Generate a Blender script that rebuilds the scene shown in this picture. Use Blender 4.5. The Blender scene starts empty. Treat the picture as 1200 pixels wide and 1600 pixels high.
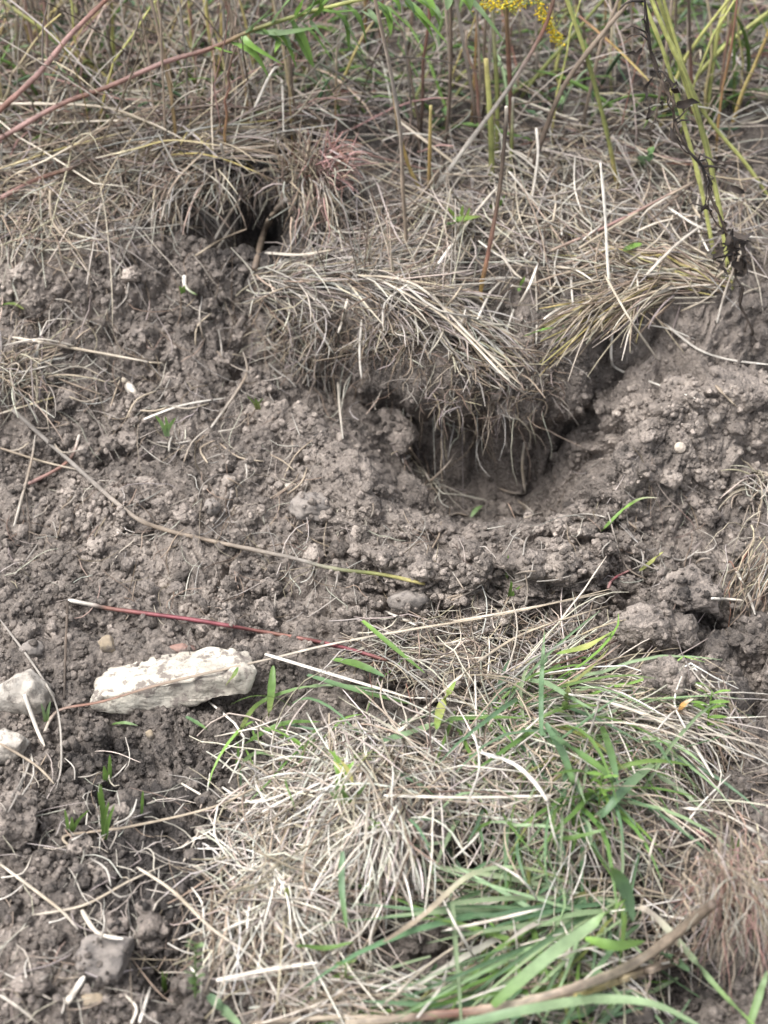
import bpy, bmesh, math, random
import numpy as np
from mathutils import Vector, Matrix, noise as mnoise
from mathutils.bvhtree import BVHTree

rng = np.random.default_rng(11)
random.seed(11)
scene = bpy.context.scene
COL = scene.collection

# ------------------------------------------------------------------ camera
CAM = np.array([0.0, -1.9, 1.45])
VF = math.radians(31.6)
cd = bpy.data.cameras.new('camera')
cam = bpy.data.objects.new('camera', cd)
COL.objects.link(cam)
cam.location = CAM
cam.rotation_euler = (Vector((0, 0, 0)) - Vector(CAM)).to_track_quat('-Z', 'Y').to_euler()
cd.sensor_fit = 'VERTICAL'
cd.sensor_height = 24.0
cd.angle_y = VF
cd.clip_start = 0.05
cd.clip_end = 500
cd.dof.use_dof = True
cd.dof.focus_distance = 2.18
cd.dof.aperture_fstop = 2.7
scene.camera = cam

# ------------------------------------------------------------------ sky and light: flat overcast daylight
world = bpy.data.worlds.new('World')
scene.world = world
world.use_nodes = True
nt = world.node_tree
bg = nt.nodes['Background']
sky = nt.nodes.new('ShaderNodeTexSky')
sky.sky_type = 'NISHITA'
sky.sun_disc = False
sky.sun_elevation = math.radians(48)
sky.sun_rotation = math.radians(-150)
sky.dust_density = 4.0
sky.air_density = 1.0
hs = nt.nodes.new('ShaderNodeHueSaturation')
hs.inputs['Saturation'].default_value = 0.30       # cloud veil: nearly white light
nt.links.new(sky.outputs[0], hs.inputs['Color'])
nt.links.new(hs.outputs[0], bg.inputs['Color'])
bg.inputs['Strength'].default_value = 0.15
sd = bpy.data.lights.new('sun', 'SUN')
sd.energy = 1.5
sd.angle = math.radians(35)
sd.color = (1.0, 0.985, 0.96)
sun = bpy.data.objects.new('sun', sd)
COL.objects.link(sun)
SAZ, SEL = math.radians(200), math.radians(64)      # azimuth from +x, towards the light
sdir = Vector((math.cos(SEL) * math.cos(SAZ), math.cos(SEL) * math.sin(SAZ), math.sin(SEL)))
sun.rotation_euler = sdir.to_track_quat('Z', 'Y').to_euler()
sky.sun_elevation = SEL
sky.sun_rotation = math.pi / 2 - SAZ
scene.view_settings.view_transform = 'Standard'
scene.view_settings.look = 'None'
scene.view_settings.gamma = 1.0
scene.view_settings.exposure = 1.36
scene.cycles.max_bounces = 4
scene.cycles.diffuse_bounces = 2
scene.cycles.adaptive_threshold = 0.025

# ------------------------------------------------------------------ helpers: pixels and rays
_f = -CAM / np.linalg.norm(CAM)
_r = np.array([1.0, 0, 0])
_u = np.cross(_r, _f)
TV = math.tan(VF / 2)

def ray(u, v):
    d = _f + _r * ((u - 600) / 800 * TV) + _u * ((800 - v) / 800 * TV)
    return d / np.linalg.norm(d)

def rays(u, v):
    u = np.asarray(u, float); v = np.asarray(v, float)
    return _f[None] + ((u - 600) / 800 * TV)[:, None] * _r[None] + ((800 - v) / 800 * TV)[:, None] * _u[None]

def at(u, v, Y):
    """point seen at photo position (u, v) at world depth y = Y"""
    d = ray(u, v)
    return CAM + d * ((Y - CAM[1]) / d[1])

# ------------------------------------------------------------------ noise
def hash2(ix, iy, k):
    h = (ix.astype(np.int64) * 374761393 + iy.astype(np.int64) * 668265263 + k * 974711) & 0x7fffffff
    h = ((h ^ (h >> 13)) * 1274126177) & 0x7fffffff
    h = h ^ (h >> 16)
    return (h & 0xffffff) / float(0x1000000)

def vnoise(x, y, s, k):
    x = x / s; y = y / s
    ix = np.floor(x); iy = np.floor(y)
    fx = x - ix; fy = y - iy
    fx = fx * fx * (3 - 2 * fx); fy = fy * fy * (3 - 2 * fy)
    ix = ix.astype(np.int64); iy = iy.astype(np.int64)
    a = hash2(ix, iy, k); b = hash2(ix + 1, iy, k); c = hash2(ix, iy + 1, k); d = hash2(ix + 1, iy + 1, k)
    return (a * (1 - fx) + b * fx) * (1 - fy) + (c * (1 - fx) + d * fx) * fy

def fbm(x, y, s, k, o=4):
    t = 0; a = 0.5
    for i in range(o):
        t = t + a * (vnoise(x, y, s, k + i) * 2 - 1); s *= 0.5; a *= 0.5
    return t

def lumps(x, y, s, k):
    """packed rounded crumbs of spacing s: 0 in the gaps .. about 1 on the crowns"""
    x = x / s; y = y / s
    ix = np.floor(x).astype(np.int64); iy = np.floor(y).astype(np.int64)
    best = np.zeros_like(x)
    for dx in (-1, 0, 1):
        for dy in (-1, 0, 1):
            jx = ix + dx; jy = iy + dy
            cx = jx + 0.15 + 0.7 * hash2(jx, jy, k); cy = jy + 0.15 + 0.7 * hash2(jx, jy, k + 7)
            rr = 0.45 + 0.4 * hash2(jx, jy, k + 13)
            hh = 0.35 + 0.65 * hash2(jx, jy, k + 19)
            d2 = ((x - cx) ** 2 + (y - cy) ** 2) / (rr * rr)
            best = np.maximum(best, hh * np.sqrt(np.clip(1 - d2, 0, 1)))
    return best

def sstep(a, b, x):
    t = np.clip((x - a) / (b - a), 0, 1)
    return t * t * (3 - 2 * t)

# ------------------------------------------------------------------ the lie of the land
_by = np.array([-80, -3, -1.0, -0.5, -0.15, 0.0, 0.10, 0.20, 0.30, 0.40, 0.60, 1.1, 2.5, 6, 80])
_bz = np.array([-1.5, -0.10, -0.02, -0.015, -0.005, 0.0, 0.028, 0.085, 0.15, 0.20, 0.235, 0.268, 0.36, 0.6, 1.5])
def base(y):
    t = 0
    for o in (-0.06, -0.03, 0, 0.03, 0.06):
        t = t + np.interp(y + o, _by, _bz)
    return t / 5

def cen(u, v, h):
    """ground-plan point where the photo shows a feature whose top stands h above the base slope"""
    d = ray(u, v)
    t = np.linspace(1.2, 6, 2000)
    p = CAM[None] + d[None] * t[:, None]
    i = np.argmax(p[:, 2] < base(p[:, 1]) + h)
    return p[i, 0], p[i, 1]

# (u, v, height, radius x, radius y, turn in degrees)
FEATURES = [
    # spoil heap left of and inside the pit
    (560, 735, 0.030, 0.12, 0.07, -18), (585, 680, 0.040, 0.04, 0.04, 0), (430, 790, 0.020, 0.12, 0.06, 10),
    (300, 760, 0.018, 0.10, 0.06, 0), (450, 610, 0.030, 0.09, 0.05, 0), (190, 640, 0.020, 0.10, 0.05, 0),
    # ridge on the right side of the pit
    (1010, 690, 0.060, 0.10, 0.055, 28), (930, 745, 0.040, 0.08, 0.045, 30), (1120, 610, 0.045, 0.12, 0.05, 10),
    (1130, 690, 0.030, 0.08, 0.05, 0), (850, 825, 0.040, 0.10, 0.035, 14), (720, 838, 0.042, 0.10, 0.028, 0), (620, 835, 0.028, 0.06, 0.028, -10),
    (740, 905, 0.020, 0.07, 0.03, 0),
    # clods by the right edge
    (1075, 925, 0.050, 0.055, 0.04, 20), (1005, 975, 0.040, 0.045, 0.035, 0), (1060, 1065, 0.040, 0.05, 0.04, 0),
    (1190, 970, 0.060, 0.045, 0.05, 0), (1120, 1110, 0.035, 0.06, 0.05, 0), (1170, 1380, 0.055, 0.06, 0.05, 0),
    # turf cushions in front
    (570, 1190, 0.055, 0.085, 0.07, 0), (420, 1400, 0.030, 0.08, 0.05, 0), (850, 1160, 0.050, 0.12, 0.07, 0),
    (700, 1030, 0.025, 0.11, 0.035, 0), (640, 1290, 0.02, 0.08, 0.06, 0), (860, 1290, 0.025, 0.10, 0.05, 0),
    # dark hollows
    (270, 1170, -0.035, 0.11, 0.06, 0), (255, 1500, -0.075, 0.028, 0.035, 0), (720, 1335, -0.030, 0.030, 0.030, 0),
    (1180, 1085, -0.06, 0.018, 0.05, 10), (1130, 985, -0.06, 0.030, 0.030, 0), (985, 1030, -0.03, 0.014, 0.03, 0),
    (60, 735, -0.04, 0.03, 0.03, 0), (175, 705, -0.03, 0.028, 0.018, 0), (130, 835, -0.02, 0.03, 0.02, 0),
    (385, 515, -0.03, 0.03, 0.025, 0), (360, 1080, -0.03, 0.05, 0.02, 0), (1160, 720, -0.03, 0.03, 0.02, 0),
    (60, 490, -0.03, 0.05, 0.02, 0), (655, 1500, -0.02, 0.06, 0.04, 0), (1060, 1520, -0.05, 0.05, 0.05, 0),
    (1090, 1240, -0.03, 0.04, 0.03, 0), (985, 535, -0.04, 0.05, 0.02, 15), (200, 975, -0.012, 0.10, 0.03, 0),
    # bank
    (60, 300, 0.030, 0.12, 0.10, 0), (170, 420, 0.030, 0.10, 0.06, 0), (330, 225, 0.055, 0.11, 0.075, 0),
    (500, 270, 0.040, 0.060, 0.05, 0), (620, 400, 0.015, 0.08, 0.05, 0), (1040, 440, 0.035, 0.10, 0.04, 0),
]
_F = []
for (u, v, h, rx, ry, a) in FEATURES:
    cx, cy = cen(u, v, h if h > 0 else 0)
    _F.append((cx, cy, h, rx, ry, math.radians(a)))

LIPX = np.array([-0.9, -0.30, -0.20, -0.10, -0.04, 0.02, 0.085, 0.17, 0.225, 0.27, 0.34, 0.9])
LIPY = np.array([0.34, 0.34, 0.335, 0.32, 0.30, 0.268, 0.238, 0.224, 0.232, 0.262, 0.31, 0.31])

HOLE = cen(405, 345, -0.02)

def macro(x, y):
    z = base(y)
    for (cx, cy, h, rx, ry, a) in _F:
        dx = x - cx; dy = y - cy
        X = (dx * math.cos(a) + dy * math.sin(a)) / rx; Y = (-dx * math.sin(a) + dy * math.cos(a)) / ry
        d2 = X * X + Y * Y
        z = z + h * np.exp(-d2 * 0.9)
    # the main pit: scooped into the foot of the bank, undercut at the back
    lip = np.interp(x, LIPX, LIPY) + 0.012 * fbm(x, y * 0, 0.05, 51, 3)
    inx = sstep(-0.20, -0.04, x) * (1 - sstep(0.21, 0.36, x))
    back = 1 - sstep(lip - 0.018, lip + 0.016, y)
    front = sstep(-0.015, 0.060, y + 0.16 * np.abs(x - 0.13) ** 1.2 - 0.010 * np.sin(x * 40))
    floor = np.interp(x, [-.20, -.10, -.05, .0, .05, .11, .20, .30], [.05, .05, .036, -.012, -.080, -.118, -.126, -.10])
    z = z + inx * back * front * (np.minimum(floor, base(y)) - base(y))
    # left part of the bank foot is scooped as well, less deeply
    inl = sstep(-0.30, -0.18, x) * (1 - sstep(-0.10, 0.0, x))
    z = z - inl * (1 - sstep(lip - 0.02, lip + 0.02, y)) * sstep(0.08, 0.24, y) * 0.045
    # burrow mouth in the upper bank
    hx, hy = HOLE
    q = ((x - hx) / 0.043) ** 2 + ((y - hy) / 0.056) ** 2
    q2 = ((x - hx + 0.06) / 0.055) ** 2 + ((y - hy + 0.015) / 0.045) ** 2
    z = z - 0.27 * np.exp(-q ** 2) - 0.075 * np.exp(-q2 ** 1.5)
    return z

def undercut(x, y, z):
    """how far the turf above pit and burrow leans out over them"""
    lip = np.interp(x, LIPX, LIPY)
    w = sstep(-0.20, 0.04, x) * (1 - sstep(0.27, 0.36, x)) * np.exp(-(np.maximum(y - lip - 0.01, 0) / 0.10) ** 2)
    s = 0.085 * w * sstep(-0.04, 0.07, z)
    hx, hy = HOLE
    t = np.exp(-((x - hx) / 0.085) ** 2) * np.exp(-((y - hy - 0.075) / 0.05) ** 2) * (y > hy)
    return s + 0.05 * t * sstep(0.12, 0.22, z)

# how bare the soil is (1) or how matted with turf (0), and how damp, plus painted burrow shade, from the ground plan
def axis(lo, hi, step, n_out, far):
    inner = np.arange(lo, hi + step / 2, step)
    g = np.cumsum(step * np.geomspace(1.3, 1.3 * (far / step / n_out), n_out))
    a = lo - g[::-1]; b = hi + g
    return np.concatenate([a, inner, b])

xs = axis(-0.66, 0.66, 0.0023, 34, 30.0)
ya = np.arange(-0.92, 0.46, 0.0023)
yb = 0.46 + np.cumsum(np.linspace(0.0026, 0.010, 150))
yc = yb[-1] + np.cumsum(np.geomspace(0.012, 12, 50))
yd = (-0.92 - np.cumsum(np.geomspace(0.004, 8, 46)))[::-1]
ys = np.concatenate([yd, ya, yb, yc])
GX, GY = np.meshgrid(xs, ys)
MAC = macro(GX, GY)
near = np.exp(-np.maximum(np.hypot(GX, GY - 0.2) - 1.6, 0))
turf = sstep(0.42, 0.62, GY + 0.06 * fbm(GX, GY, 0.15, 5))
cl_amp = (0.45 + 0.9 * vnoise(GX, GY, 0.16, 31)) * (1 - 0.45 * turf)
W1 = 0.35 * fbm(GX, GY, 0.05, 77, 2) * 0.05
W2 = 0.35 * fbm(GX, GY, 0.05, 87, 2) * 0.05
_gy = np.gradient(MAC, ys, axis=0)
_ds = np.sqrt(1 + np.clip(_gy, -2.5, 2.5) ** 2) * np.gradient(ys)[:, None]
GS = np.cumsum(_ds, 0)                    # runs with the slope, so that crumbs on steep faces stay round
DET = (0.016 * fbm(GX, GS, 0.12, 3, 4)
       + cl_amp * (0.026 * (lumps(GX + W1, GS + W2, 0.075, 1) - 0.45)
                   + 0.017 * (lumps(GX + W2, GS - W1, 0.034, 2) - 0.45) 
                   + 0.0120 * (lumps(GX - W1 * .5, GS + W2 * .5, 0.0165, 3) - 0.45))
       + 0.0070 * (lumps(GX, GS, 0.0088, 4) - 0.4)
       + 0.003 * fbm(GX, GS, 0.012, 9, 3))
# the scooped pit walls and the spoil heap are smoother than the crumbled slopes
smooth = 0.60 * np.exp(-(((GX - 0.10) / 0.14) ** 2 + ((GY - 0.13) / 0.09) ** 2) ** 1.5)
DET = DET * (1 - smooth) * near
gy_, gx_ = np.gradient(MAC, ys, xs)
nl_ = np.sqrt(1 + gx_ ** 2 + gy_ ** 2)
HZ = MAC + DET / nl_
PX = -DET * np.clip(gx_ / nl_, -0.9, 0.9)
PY = -DET * np.clip(gy_ / nl_, -0.9, 0.9)
OV = undercut(GX, GY, HZ)

def bil(A, x, y):
    x = np.asarray(x, float); y = np.asarray(y, float)
    i = np.clip(np.searchsorted(xs, x) - 1, 0, len(xs) - 2); j = np.clip(np.searchsorted(ys, y) - 1, 0, len(ys) - 2)
    fx = np.clip((x - xs[i]) / (xs[i + 1] - xs[i]), 0, 1); fy = np.clip((y - ys[j]) / (ys[j + 1] - ys[j]), 0, 1)
    return (A[j, i] * (1 - fx) + A[j, i + 1] * fx) * (1 - fy) + (A[j + 1, i] * (1 - fx) + A[j + 1, i + 1] * fx) * fy

def H(x, y):
    # y on the leaned-out surface maps back by roughly the same shift
    return bil(HZ, x, np.asarray(y) + bil(OV, x, np.asarray(y) + 0.02) * 0.8)

def HM(x, y):
    return bil(MAC, x, y)

# ------------------------------------------------------------------ materials
def new_mat(name):
    m = bpy.data.materials.new(name); m.use_nodes = True
    n = m.node_tree.nodes; l = m.node_tree.links
    return m, n, l, n['Principled BSDF']

def math_node(n, l, op, a, b):
    k = n.new('ShaderNodeMath'); k.operation = op
    for i, s in enumerate((a, b)):
        if isinstance(s, (int, float)): k.inputs[i].default_value = s
        else: l.new(s, k.inputs[i])
    return k.outputs[0]

def soil_material(name, attr=True, k=1.0, loose=False):
    m, n, l, b = new_mat(name)
    tc = n.new('ShaderNodeTexCoord')
    co = tc.outputs['Object'] if attr else tc.outputs['Object']
    geo = n.new('ShaderNodeNewGeometry')
    n1 = n.new('ShaderNodeTexNoise'); n1.inputs['Scale'].default_value = 26; n1.inputs['Detail'].default_value = 5; n1.inputs['Roughness'].default_value = 0.7
    n2 = n.new('ShaderNodeTexNoise'); n2.inputs['Scale'].default_value = 260; n2.inputs['Detail'].default_value = 3; n2.inputs['Roughness'].default_value = 0.7
    n3 = n.new('ShaderNodeTexVoronoi'); n3.inputs['Scale'].default_value = 190
    for q in (n1, n2, n3): l.new(geo.outputs['Position'], q.inputs['Vector'])
    r = n.new('ShaderNodeValToRGB')
    e = r.color_ramp.elements
    e[0].position = 0.30; e[0].color = (0.033 * k, 0.029 * k, 0.0268 * k, 1)
    e[1].position = 0.72; e[1].color = (0.242 * k, 0.208 * k, 0.180 * k, 1)
    x = r.color_ramp.elements.new(0.5); x.color = (0.122 * k, 0.104 * k, 0.0905 * k, 1)
    mixf = math_node(n, l, 'ADD', math_node(n, l, 'MULTIPLY', n1.outputs['Fac'], 0.75), math_node(n, l, 'MULTIPLY', n2.outputs['Fac'], 0.25))
    if attr:
        a = n.new('ShaderNodeAttribute'); a.attribute_name = 'damp'  # soil moisture, plus shade painted into the burrow mouth
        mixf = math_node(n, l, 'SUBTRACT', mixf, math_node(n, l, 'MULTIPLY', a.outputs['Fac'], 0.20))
    l.new(mixf, r.inputs['Fac'])
    if not loose:
        l.new(r.outputs['Color'], b.inputs['Base Color'])
    else:                                     # every loose crumb has dried a little differently
        oi = n.new('ShaderNodeObjectInfo')
        rv = math_node(n, l, 'FRACT', math_node(n, l, 'ADD', geo.outputs['Random Per Island'], oi.outputs['Random']), 0)
        mr = n.new('ShaderNodeMapRange'); mr.inputs['To Min'].default_value = 0.55; mr.inputs['To Max'].default_value = 1.5
        l.new(rv, mr.inputs['Value'])
        sc_ = n.new('ShaderNodeVectorMath'); sc_.operation = 'SCALE'
        l.new(r.outputs['Color'], sc_.inputs[0]); l.new(mr.outputs[0], sc_.inputs['Scale'])
        l.new(sc_.outputs[0], b.inputs['Base Color'])
    b.inputs['Roughness'].default_value = 0.92
    b.inputs['Specular IOR Level'].default_value = 0.25
    bp = n.new('ShaderNodeBump'); bp.inputs['Strength'].default_value = 1.0; bp.inputs['Distance'].default_value = 0.007
    hsum = math_node(n, l, 'ADD', n2.outputs['Fac'], math_node(n, l, 'MULTIPLY', n3.outputs['Distance'], -0.6))
    l.new(hsum, bp.inputs['Height']); l.new(bp.outputs[0], b.inputs['Normal'])
    return m

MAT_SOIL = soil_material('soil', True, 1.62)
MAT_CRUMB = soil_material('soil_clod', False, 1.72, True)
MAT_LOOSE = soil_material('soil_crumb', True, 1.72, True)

def blade_material(name, rough=0.6, trans=0.0, spots=0.35):
    m, n, l, b = new_mat(name)
    a = n.new('ShaderNodeAttribute'); a.attribute_name = 'col'
    geo = n.new('ShaderNodeNewGeometry')
    nz = n.new('ShaderNodeTexNoise'); nz.inputs['Scale'].default_value = 95; nz.inputs['Detail'].default_value = 5; nz.inputs['Roughness'].default_value = 0.65
    l.new(geo.outputs['Position'], nz.inputs['Vector'])
    mr = n.new('ShaderNodeMapRange'); mr.inputs['From Min'].default_value = 0.3; mr.inputs['From Max'].default_value = 0.72
    mr.inputs['To Min'].default_value = 1 - spots; mr.inputs['To Max'].default_value = 1 + spots * 0.45
    l.new(nz.outputs['Fac'], mr.inputs['Value'])
    mx = n.new('ShaderNodeVectorMath'); mx.operation = 'SCALE'
    l.new(a.outputs['Color'], mx.inputs[0]); l.new(mr.outputs[0], mx.inputs['Scale'])
    l.new(mx.outputs[0], b.inputs['Base Color'])
    b.inputs['Roughness'].default_value = rough
    b.inputs['Specular IOR Level'].default_value = 0.3
    if trans:
        t = n.new('ShaderNodeBsdfTranslucent'); l.new(mx.outputs[0], t.inputs['Color'])
        ms = n.new('ShaderNodeMixShader'); ms.inputs[0].default_value = trans
        l.new(b.outputs[0], ms.inputs[1]); l.new(t.outputs[0], ms.inputs[2])
        l.new(ms.outputs[0], n['Material Output'].inputs['Surface'])
    return m

MAT_STRAW = blade_material('dry_straw', 0.65, 0.12, 0.30)
MAT_STEM = blade_material('plant_stem', 0.55, 0.0, 0.35)
MAT_LEAF = blade_material('green_blade', 0.42, 0.28, 0.18)
MAT_ROOT = blade_material('root_fibre', 0.8, 0.0, 0.45)

def stone_material(name, light, dark, dirt, amount):
    m, n, l, b = new_mat(name)
    tc = n.new('ShaderNodeTexCoord')
    n1 = n.new('ShaderNodeTexNoise'); n1.inputs['Scale'].default_value = 20; n1.inputs['Detail'].default_value = 7; n1.inputs['Roughness'].default_value = 0.6
    n2 = n.new('ShaderNodeTexNoise'); n2.inputs['Scale'].default_value = 55; n2.inputs['Detail'].default_value = 7; n2.inputs['Roughness'].default_value = 0.7
    n3 = n.new('ShaderNodeTexNoise'); n3.inputs['Scale'].default_value = 260; n3.inputs['Detail'].default_value = 4
    for q in (n1, n2, n3): l.new(tc.outputs['Object'], q.inputs['Vector'])
    m1 = n.new('ShaderNodeMix'); m1.data_type = 'RGBA'
    m1.inputs[6].default_value = (*light, 1); m1.inputs[7].default_value = (*dark, 1)
    mr = n.new('ShaderNodeMapRange'); mr.inputs['From Min'].default_value = 0.42; mr.inputs['From Max'].default_value = 0.62
    l.new(n1.outputs['Fac'], mr.inputs['Value']); l.new(mr.outputs[0], m1.inputs[0])
    m2 = n.new('ShaderNodeMix'); m2.data_type = 'RGBA'; m2.inputs[7].default_value = (*dirt, 1)
    mr2 = n.new('ShaderNodeMapRange'); mr2.inputs['From Min'].default_value = 0.64 - amount; mr2.inputs['From Max'].default_value = 0.70 - amount * 0.8
    l.new(n2.outputs['Fac'], mr2.inputs['Value']); l.new(mr2.outputs[0], m2.inputs[0])
    l.new(m1.outputs[2], m2.inputs[6]); l.new(m2.outputs[2], b.inputs['Base Color'])
    b.inputs['Roughness'].default_value = 0.85
    bp = n.new('ShaderNodeBump'); bp.inputs['Strength'].default_value = 0.6; bp.inputs['Distance'].default_value = 0.003
    l.new(math_node(n, l, 'ADD', n3.outputs['Fac'], n2.outputs['Fac']), bp.inputs['Height']); l.new(bp.outputs[0], b.inputs['Normal'])
    return m

# ------------------------------------------------------------------ mesh helpers
def make_mesh(name, V, F, col=None, smooth=True, attrs=None):
    """F: (n,4) or (n,3) int array, or a list of both"""
    Fs = F if isinstance(F, list) else [F]
    me = bpy.data.meshes.new(name)
    me.vertices.add(len(V)); me.vertices.foreach_set('co', np.asarray(V, np.float32).ravel())
    tot = np.concatenate([np.full(len(f), f.shape[1]) for f in Fs])
    idx = np.concatenate([np.asarray(f).ravel() for f in Fs])
    me.loops.add(len(idx)); me.loops.foreach_set('vertex_index', idx.astype(np.int32))
    me.polygons.add(len(tot))
    st = np.concatenate([[0], np.cumsum(tot)[:-1]])
    me.polygons.foreach_set('loop_start', st.astype(np.int32))
    me.polygons.foreach_set('use_smooth', np.full(len(tot), smooth, bool))
    me.update(calc_edges=True)
    if col is not None:
        a = me.attributes.new('col', 'FLOAT_COLOR', 'POINT')
        c = np.ones((len(V), 4), np.float32); c[:, :3] = col
        a.data.foreach_set('color', c.ravel())
    for k, vals in (attrs or {}).items():
        a = me.attributes.new(k, 'FLOAT', 'POINT'); a.data.foreach_set('value', np.asarray(vals, np.float32).ravel())
    return me

def link(name, me, mat, parent=None, loc=None):
    o = bpy.data.objects.new(name, me)
    if mat and not me.materials: me.materials.append(mat)
    COL.objects.link(o)
    if loc is not None: o.location = loc
    if parent is not None: o.parent = parent
    return o

def tag(o, label, cat, group=None):
    o['label'] = label; o['category'] = cat
    if group: o['group'] = group
    return o

def thing(name, loc, label, cat, group=None):
    o = bpy.data.objects.new(name, None); COL.objects.link(o); o.location = Vector(loc)
    o.empty_display_size = 0.02
    return tag(o, label, cat, group)

# ------------------------------------------------------------------ ground
ny, nx = GX.shape
V = np.stack([GX + PX, GY + PY - OV, HZ], -1).reshape(-1, 3)
ii = np.arange(ny * nx).reshape(ny, nx)
F = np.stack([ii[:-1, :-1], ii[:-1, 1:], ii[1:, 1:], ii[1:, :-1]], -1).reshape(-1, 4)
def gauss_pix(u, v, ru, rv, h=0.0):
    cx, cy = cen(u, v, h)
    d = 2.39
    return np.exp(-(((GX - cx) / (ru / 1183.)) ** 2 + ((GY - cy) / (rv / 1183. / 0.6)) ** 2))
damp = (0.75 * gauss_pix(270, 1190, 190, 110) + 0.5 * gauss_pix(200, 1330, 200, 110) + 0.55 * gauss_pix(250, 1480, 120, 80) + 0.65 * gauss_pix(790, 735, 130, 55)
        + 1.2 * gauss_pix(405, 345, 90, 80) + 0.35 * gauss_pix(1100, 980, 120, 120) + 0.5 * gauss_pix(1080, 1520, 120, 90)  # first term: burrow shade painted into the soil colour
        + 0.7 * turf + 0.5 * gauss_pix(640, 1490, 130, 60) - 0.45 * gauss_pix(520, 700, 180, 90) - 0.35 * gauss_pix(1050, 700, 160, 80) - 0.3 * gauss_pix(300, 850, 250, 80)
        + 0.75 * fbm(GX, GY, 0.20, 41, 4))
# holds damp soil, dark humus, a darker pit and the burrow's painted shade
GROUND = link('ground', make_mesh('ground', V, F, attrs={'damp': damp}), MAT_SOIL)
GROUND['kind'] = 'structure'
bpy.context.view_layer.update()
BVH = BVHTree.FromObject(GROUND, bpy.context.evaluated_depsgraph_get())

def on(u, v, lift=0.0):
    """where the line of sight through photo position (u, v) meets the ground"""
    d = Vector(ray(u, v))
    h = BVH.ray_cast(Vector(CAM), d)
    p = np.array(h[0]) if h[0] is not None else at(u, v, 1.2)
    return p + np.array([0, 0, lift])

def ons(u, v):
    D = rays(u, v); out = np.zeros((len(D), 3)); c = Vector(CAM)
    for i in range(len(D)):
        h = BVH.ray_cast(c, Vector(D[i]))
        out[i] = h[0] if h[0] is not None else CAM + D[i] * 3
    return out

# ------------------------------------------------------------------ soil crumbs and clods
def ico(sub):
    bm = bmesh.new(); bmesh.ops.create_icosphere(bm, subdivisions=sub, radius=1.0)
    v = np.array([x.co[:] for x in bm.verts]); f = np.array([[q.index for q in p.verts] for p in bm.faces]); bm.free()
    return v, f

def lump_verts(v, seed, rough=0.28, freq=1.3, cuts=4, flat=1.0):
    """an irregular clod: noise plus a few broken-off facets"""
    off = Vector((seed * 3.7, seed * 1.9, seed * 7.3))
    r = np.array([1 + rough * (mnoise.noise(Vector(p) * freq + off) + 0.5 * mnoise.noise(Vector(p) * freq * 2.3 + off)) for p in v])
    w = v * r[:, None]
    g = np.random.default_rng(int(seed * 1000) % 99991)
    for _ in range(cuts):
        d = g.normal(size=3); d /= np.linalg.norm(d)
        h = g.uniform(0.5, 0.85); s = w @ d
        w = w - np.outer(np.maximum(s - h, 0) * 0.85, d)
    w[:, 2] *= flat
    return w

I1, I2, I3, I4 = ico(1), ico(2), ico(3), ico(4)
T1 = [lump_verts(I1[0], i * 0.71 + 1, 0.35, 1.5, 2) for i in range(16)]
T2 = [lump_verts(I2[0], i * 0.53 + 3, 0.38, 1.6, 3) for i in range(20)]
T3 = [lump_verts(I3[0], i * 0.37 + 5, 0.40, 1.5, 4) for i in range(14)]

def rot_mats(n):
    q = rng.normal(size=(n, 4)); q /= np.linalg.norm(q, axis=1)[:, None]
    w, x, y, z = q.T
    return np.stack([np.stack([1 - 2 * (y * y + z * z), 2 * (x * y - z * w), 2 * (x * z + y * w)], -1),
                     np.stack([2 * (x * y + z * w), 1 - 2 * (x * x + z * z), 2 * (y * z - x * w)], -1),
                     np.stack([2 * (x * z - y * w), 2 * (y * z + x * w), 1 - 2 * (x * x + y * y)], -1)], 1)

def crumbs(points, radii, templ, faces):
    n = len(points); k = rng.integers(0, len(templ), n)
    T = np.stack(templ)[k]
    R = rot_mats(n)
    sc = radii[:, None, None] * rng.uniform(0.75, 1.2, (n, 1, 3))
    Vv = np.einsum('nij,nkj->nki', R, T * sc) + points[:, None, :]
    m = T.shape[1]
    Ff = faces[None] + (np.arange(n) * m)[:, None, None]
    return Vv.reshape(-1, 3), Ff.reshape(-1, 3)

# bareness of the soil in photo space: where crumbs lie open
def cover(u, v):
    """0 bare soil .. 1 covered with turf and straw"""
    c = sstep(330, 230, v)
    def e(cu, cv, ru, rv, k=1.0):
        return k * np.clip(1.35 - ((u - cu) / ru) ** 2 - ((v - cv) / rv) ** 2, 0, 1)
    for a in [(60, 300, 190, 130), (640, 470, 240, 90), (960, 400, 260, 130), (560, 1290, 190, 230), (850, 1200, 250, 200),
              (800, 1480, 380, 130), (1150, 1430, 110, 120), (740, 1030, 220, 60, 0.6), (40, 600, 90, 70, 0.5), (480, 300, 90, 70, 0.8)]:
        c = np.maximum(c, e(*a))
    return c

def scatter_pix(n, u0, u1, v0, v1, keep):
    u = rng.uniform(u0, u1, n); v = rng.uniform(v0, v1, n)
    ok = rng.random(n) < keep(u, v)
    return u[ok], v[ok]

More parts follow.
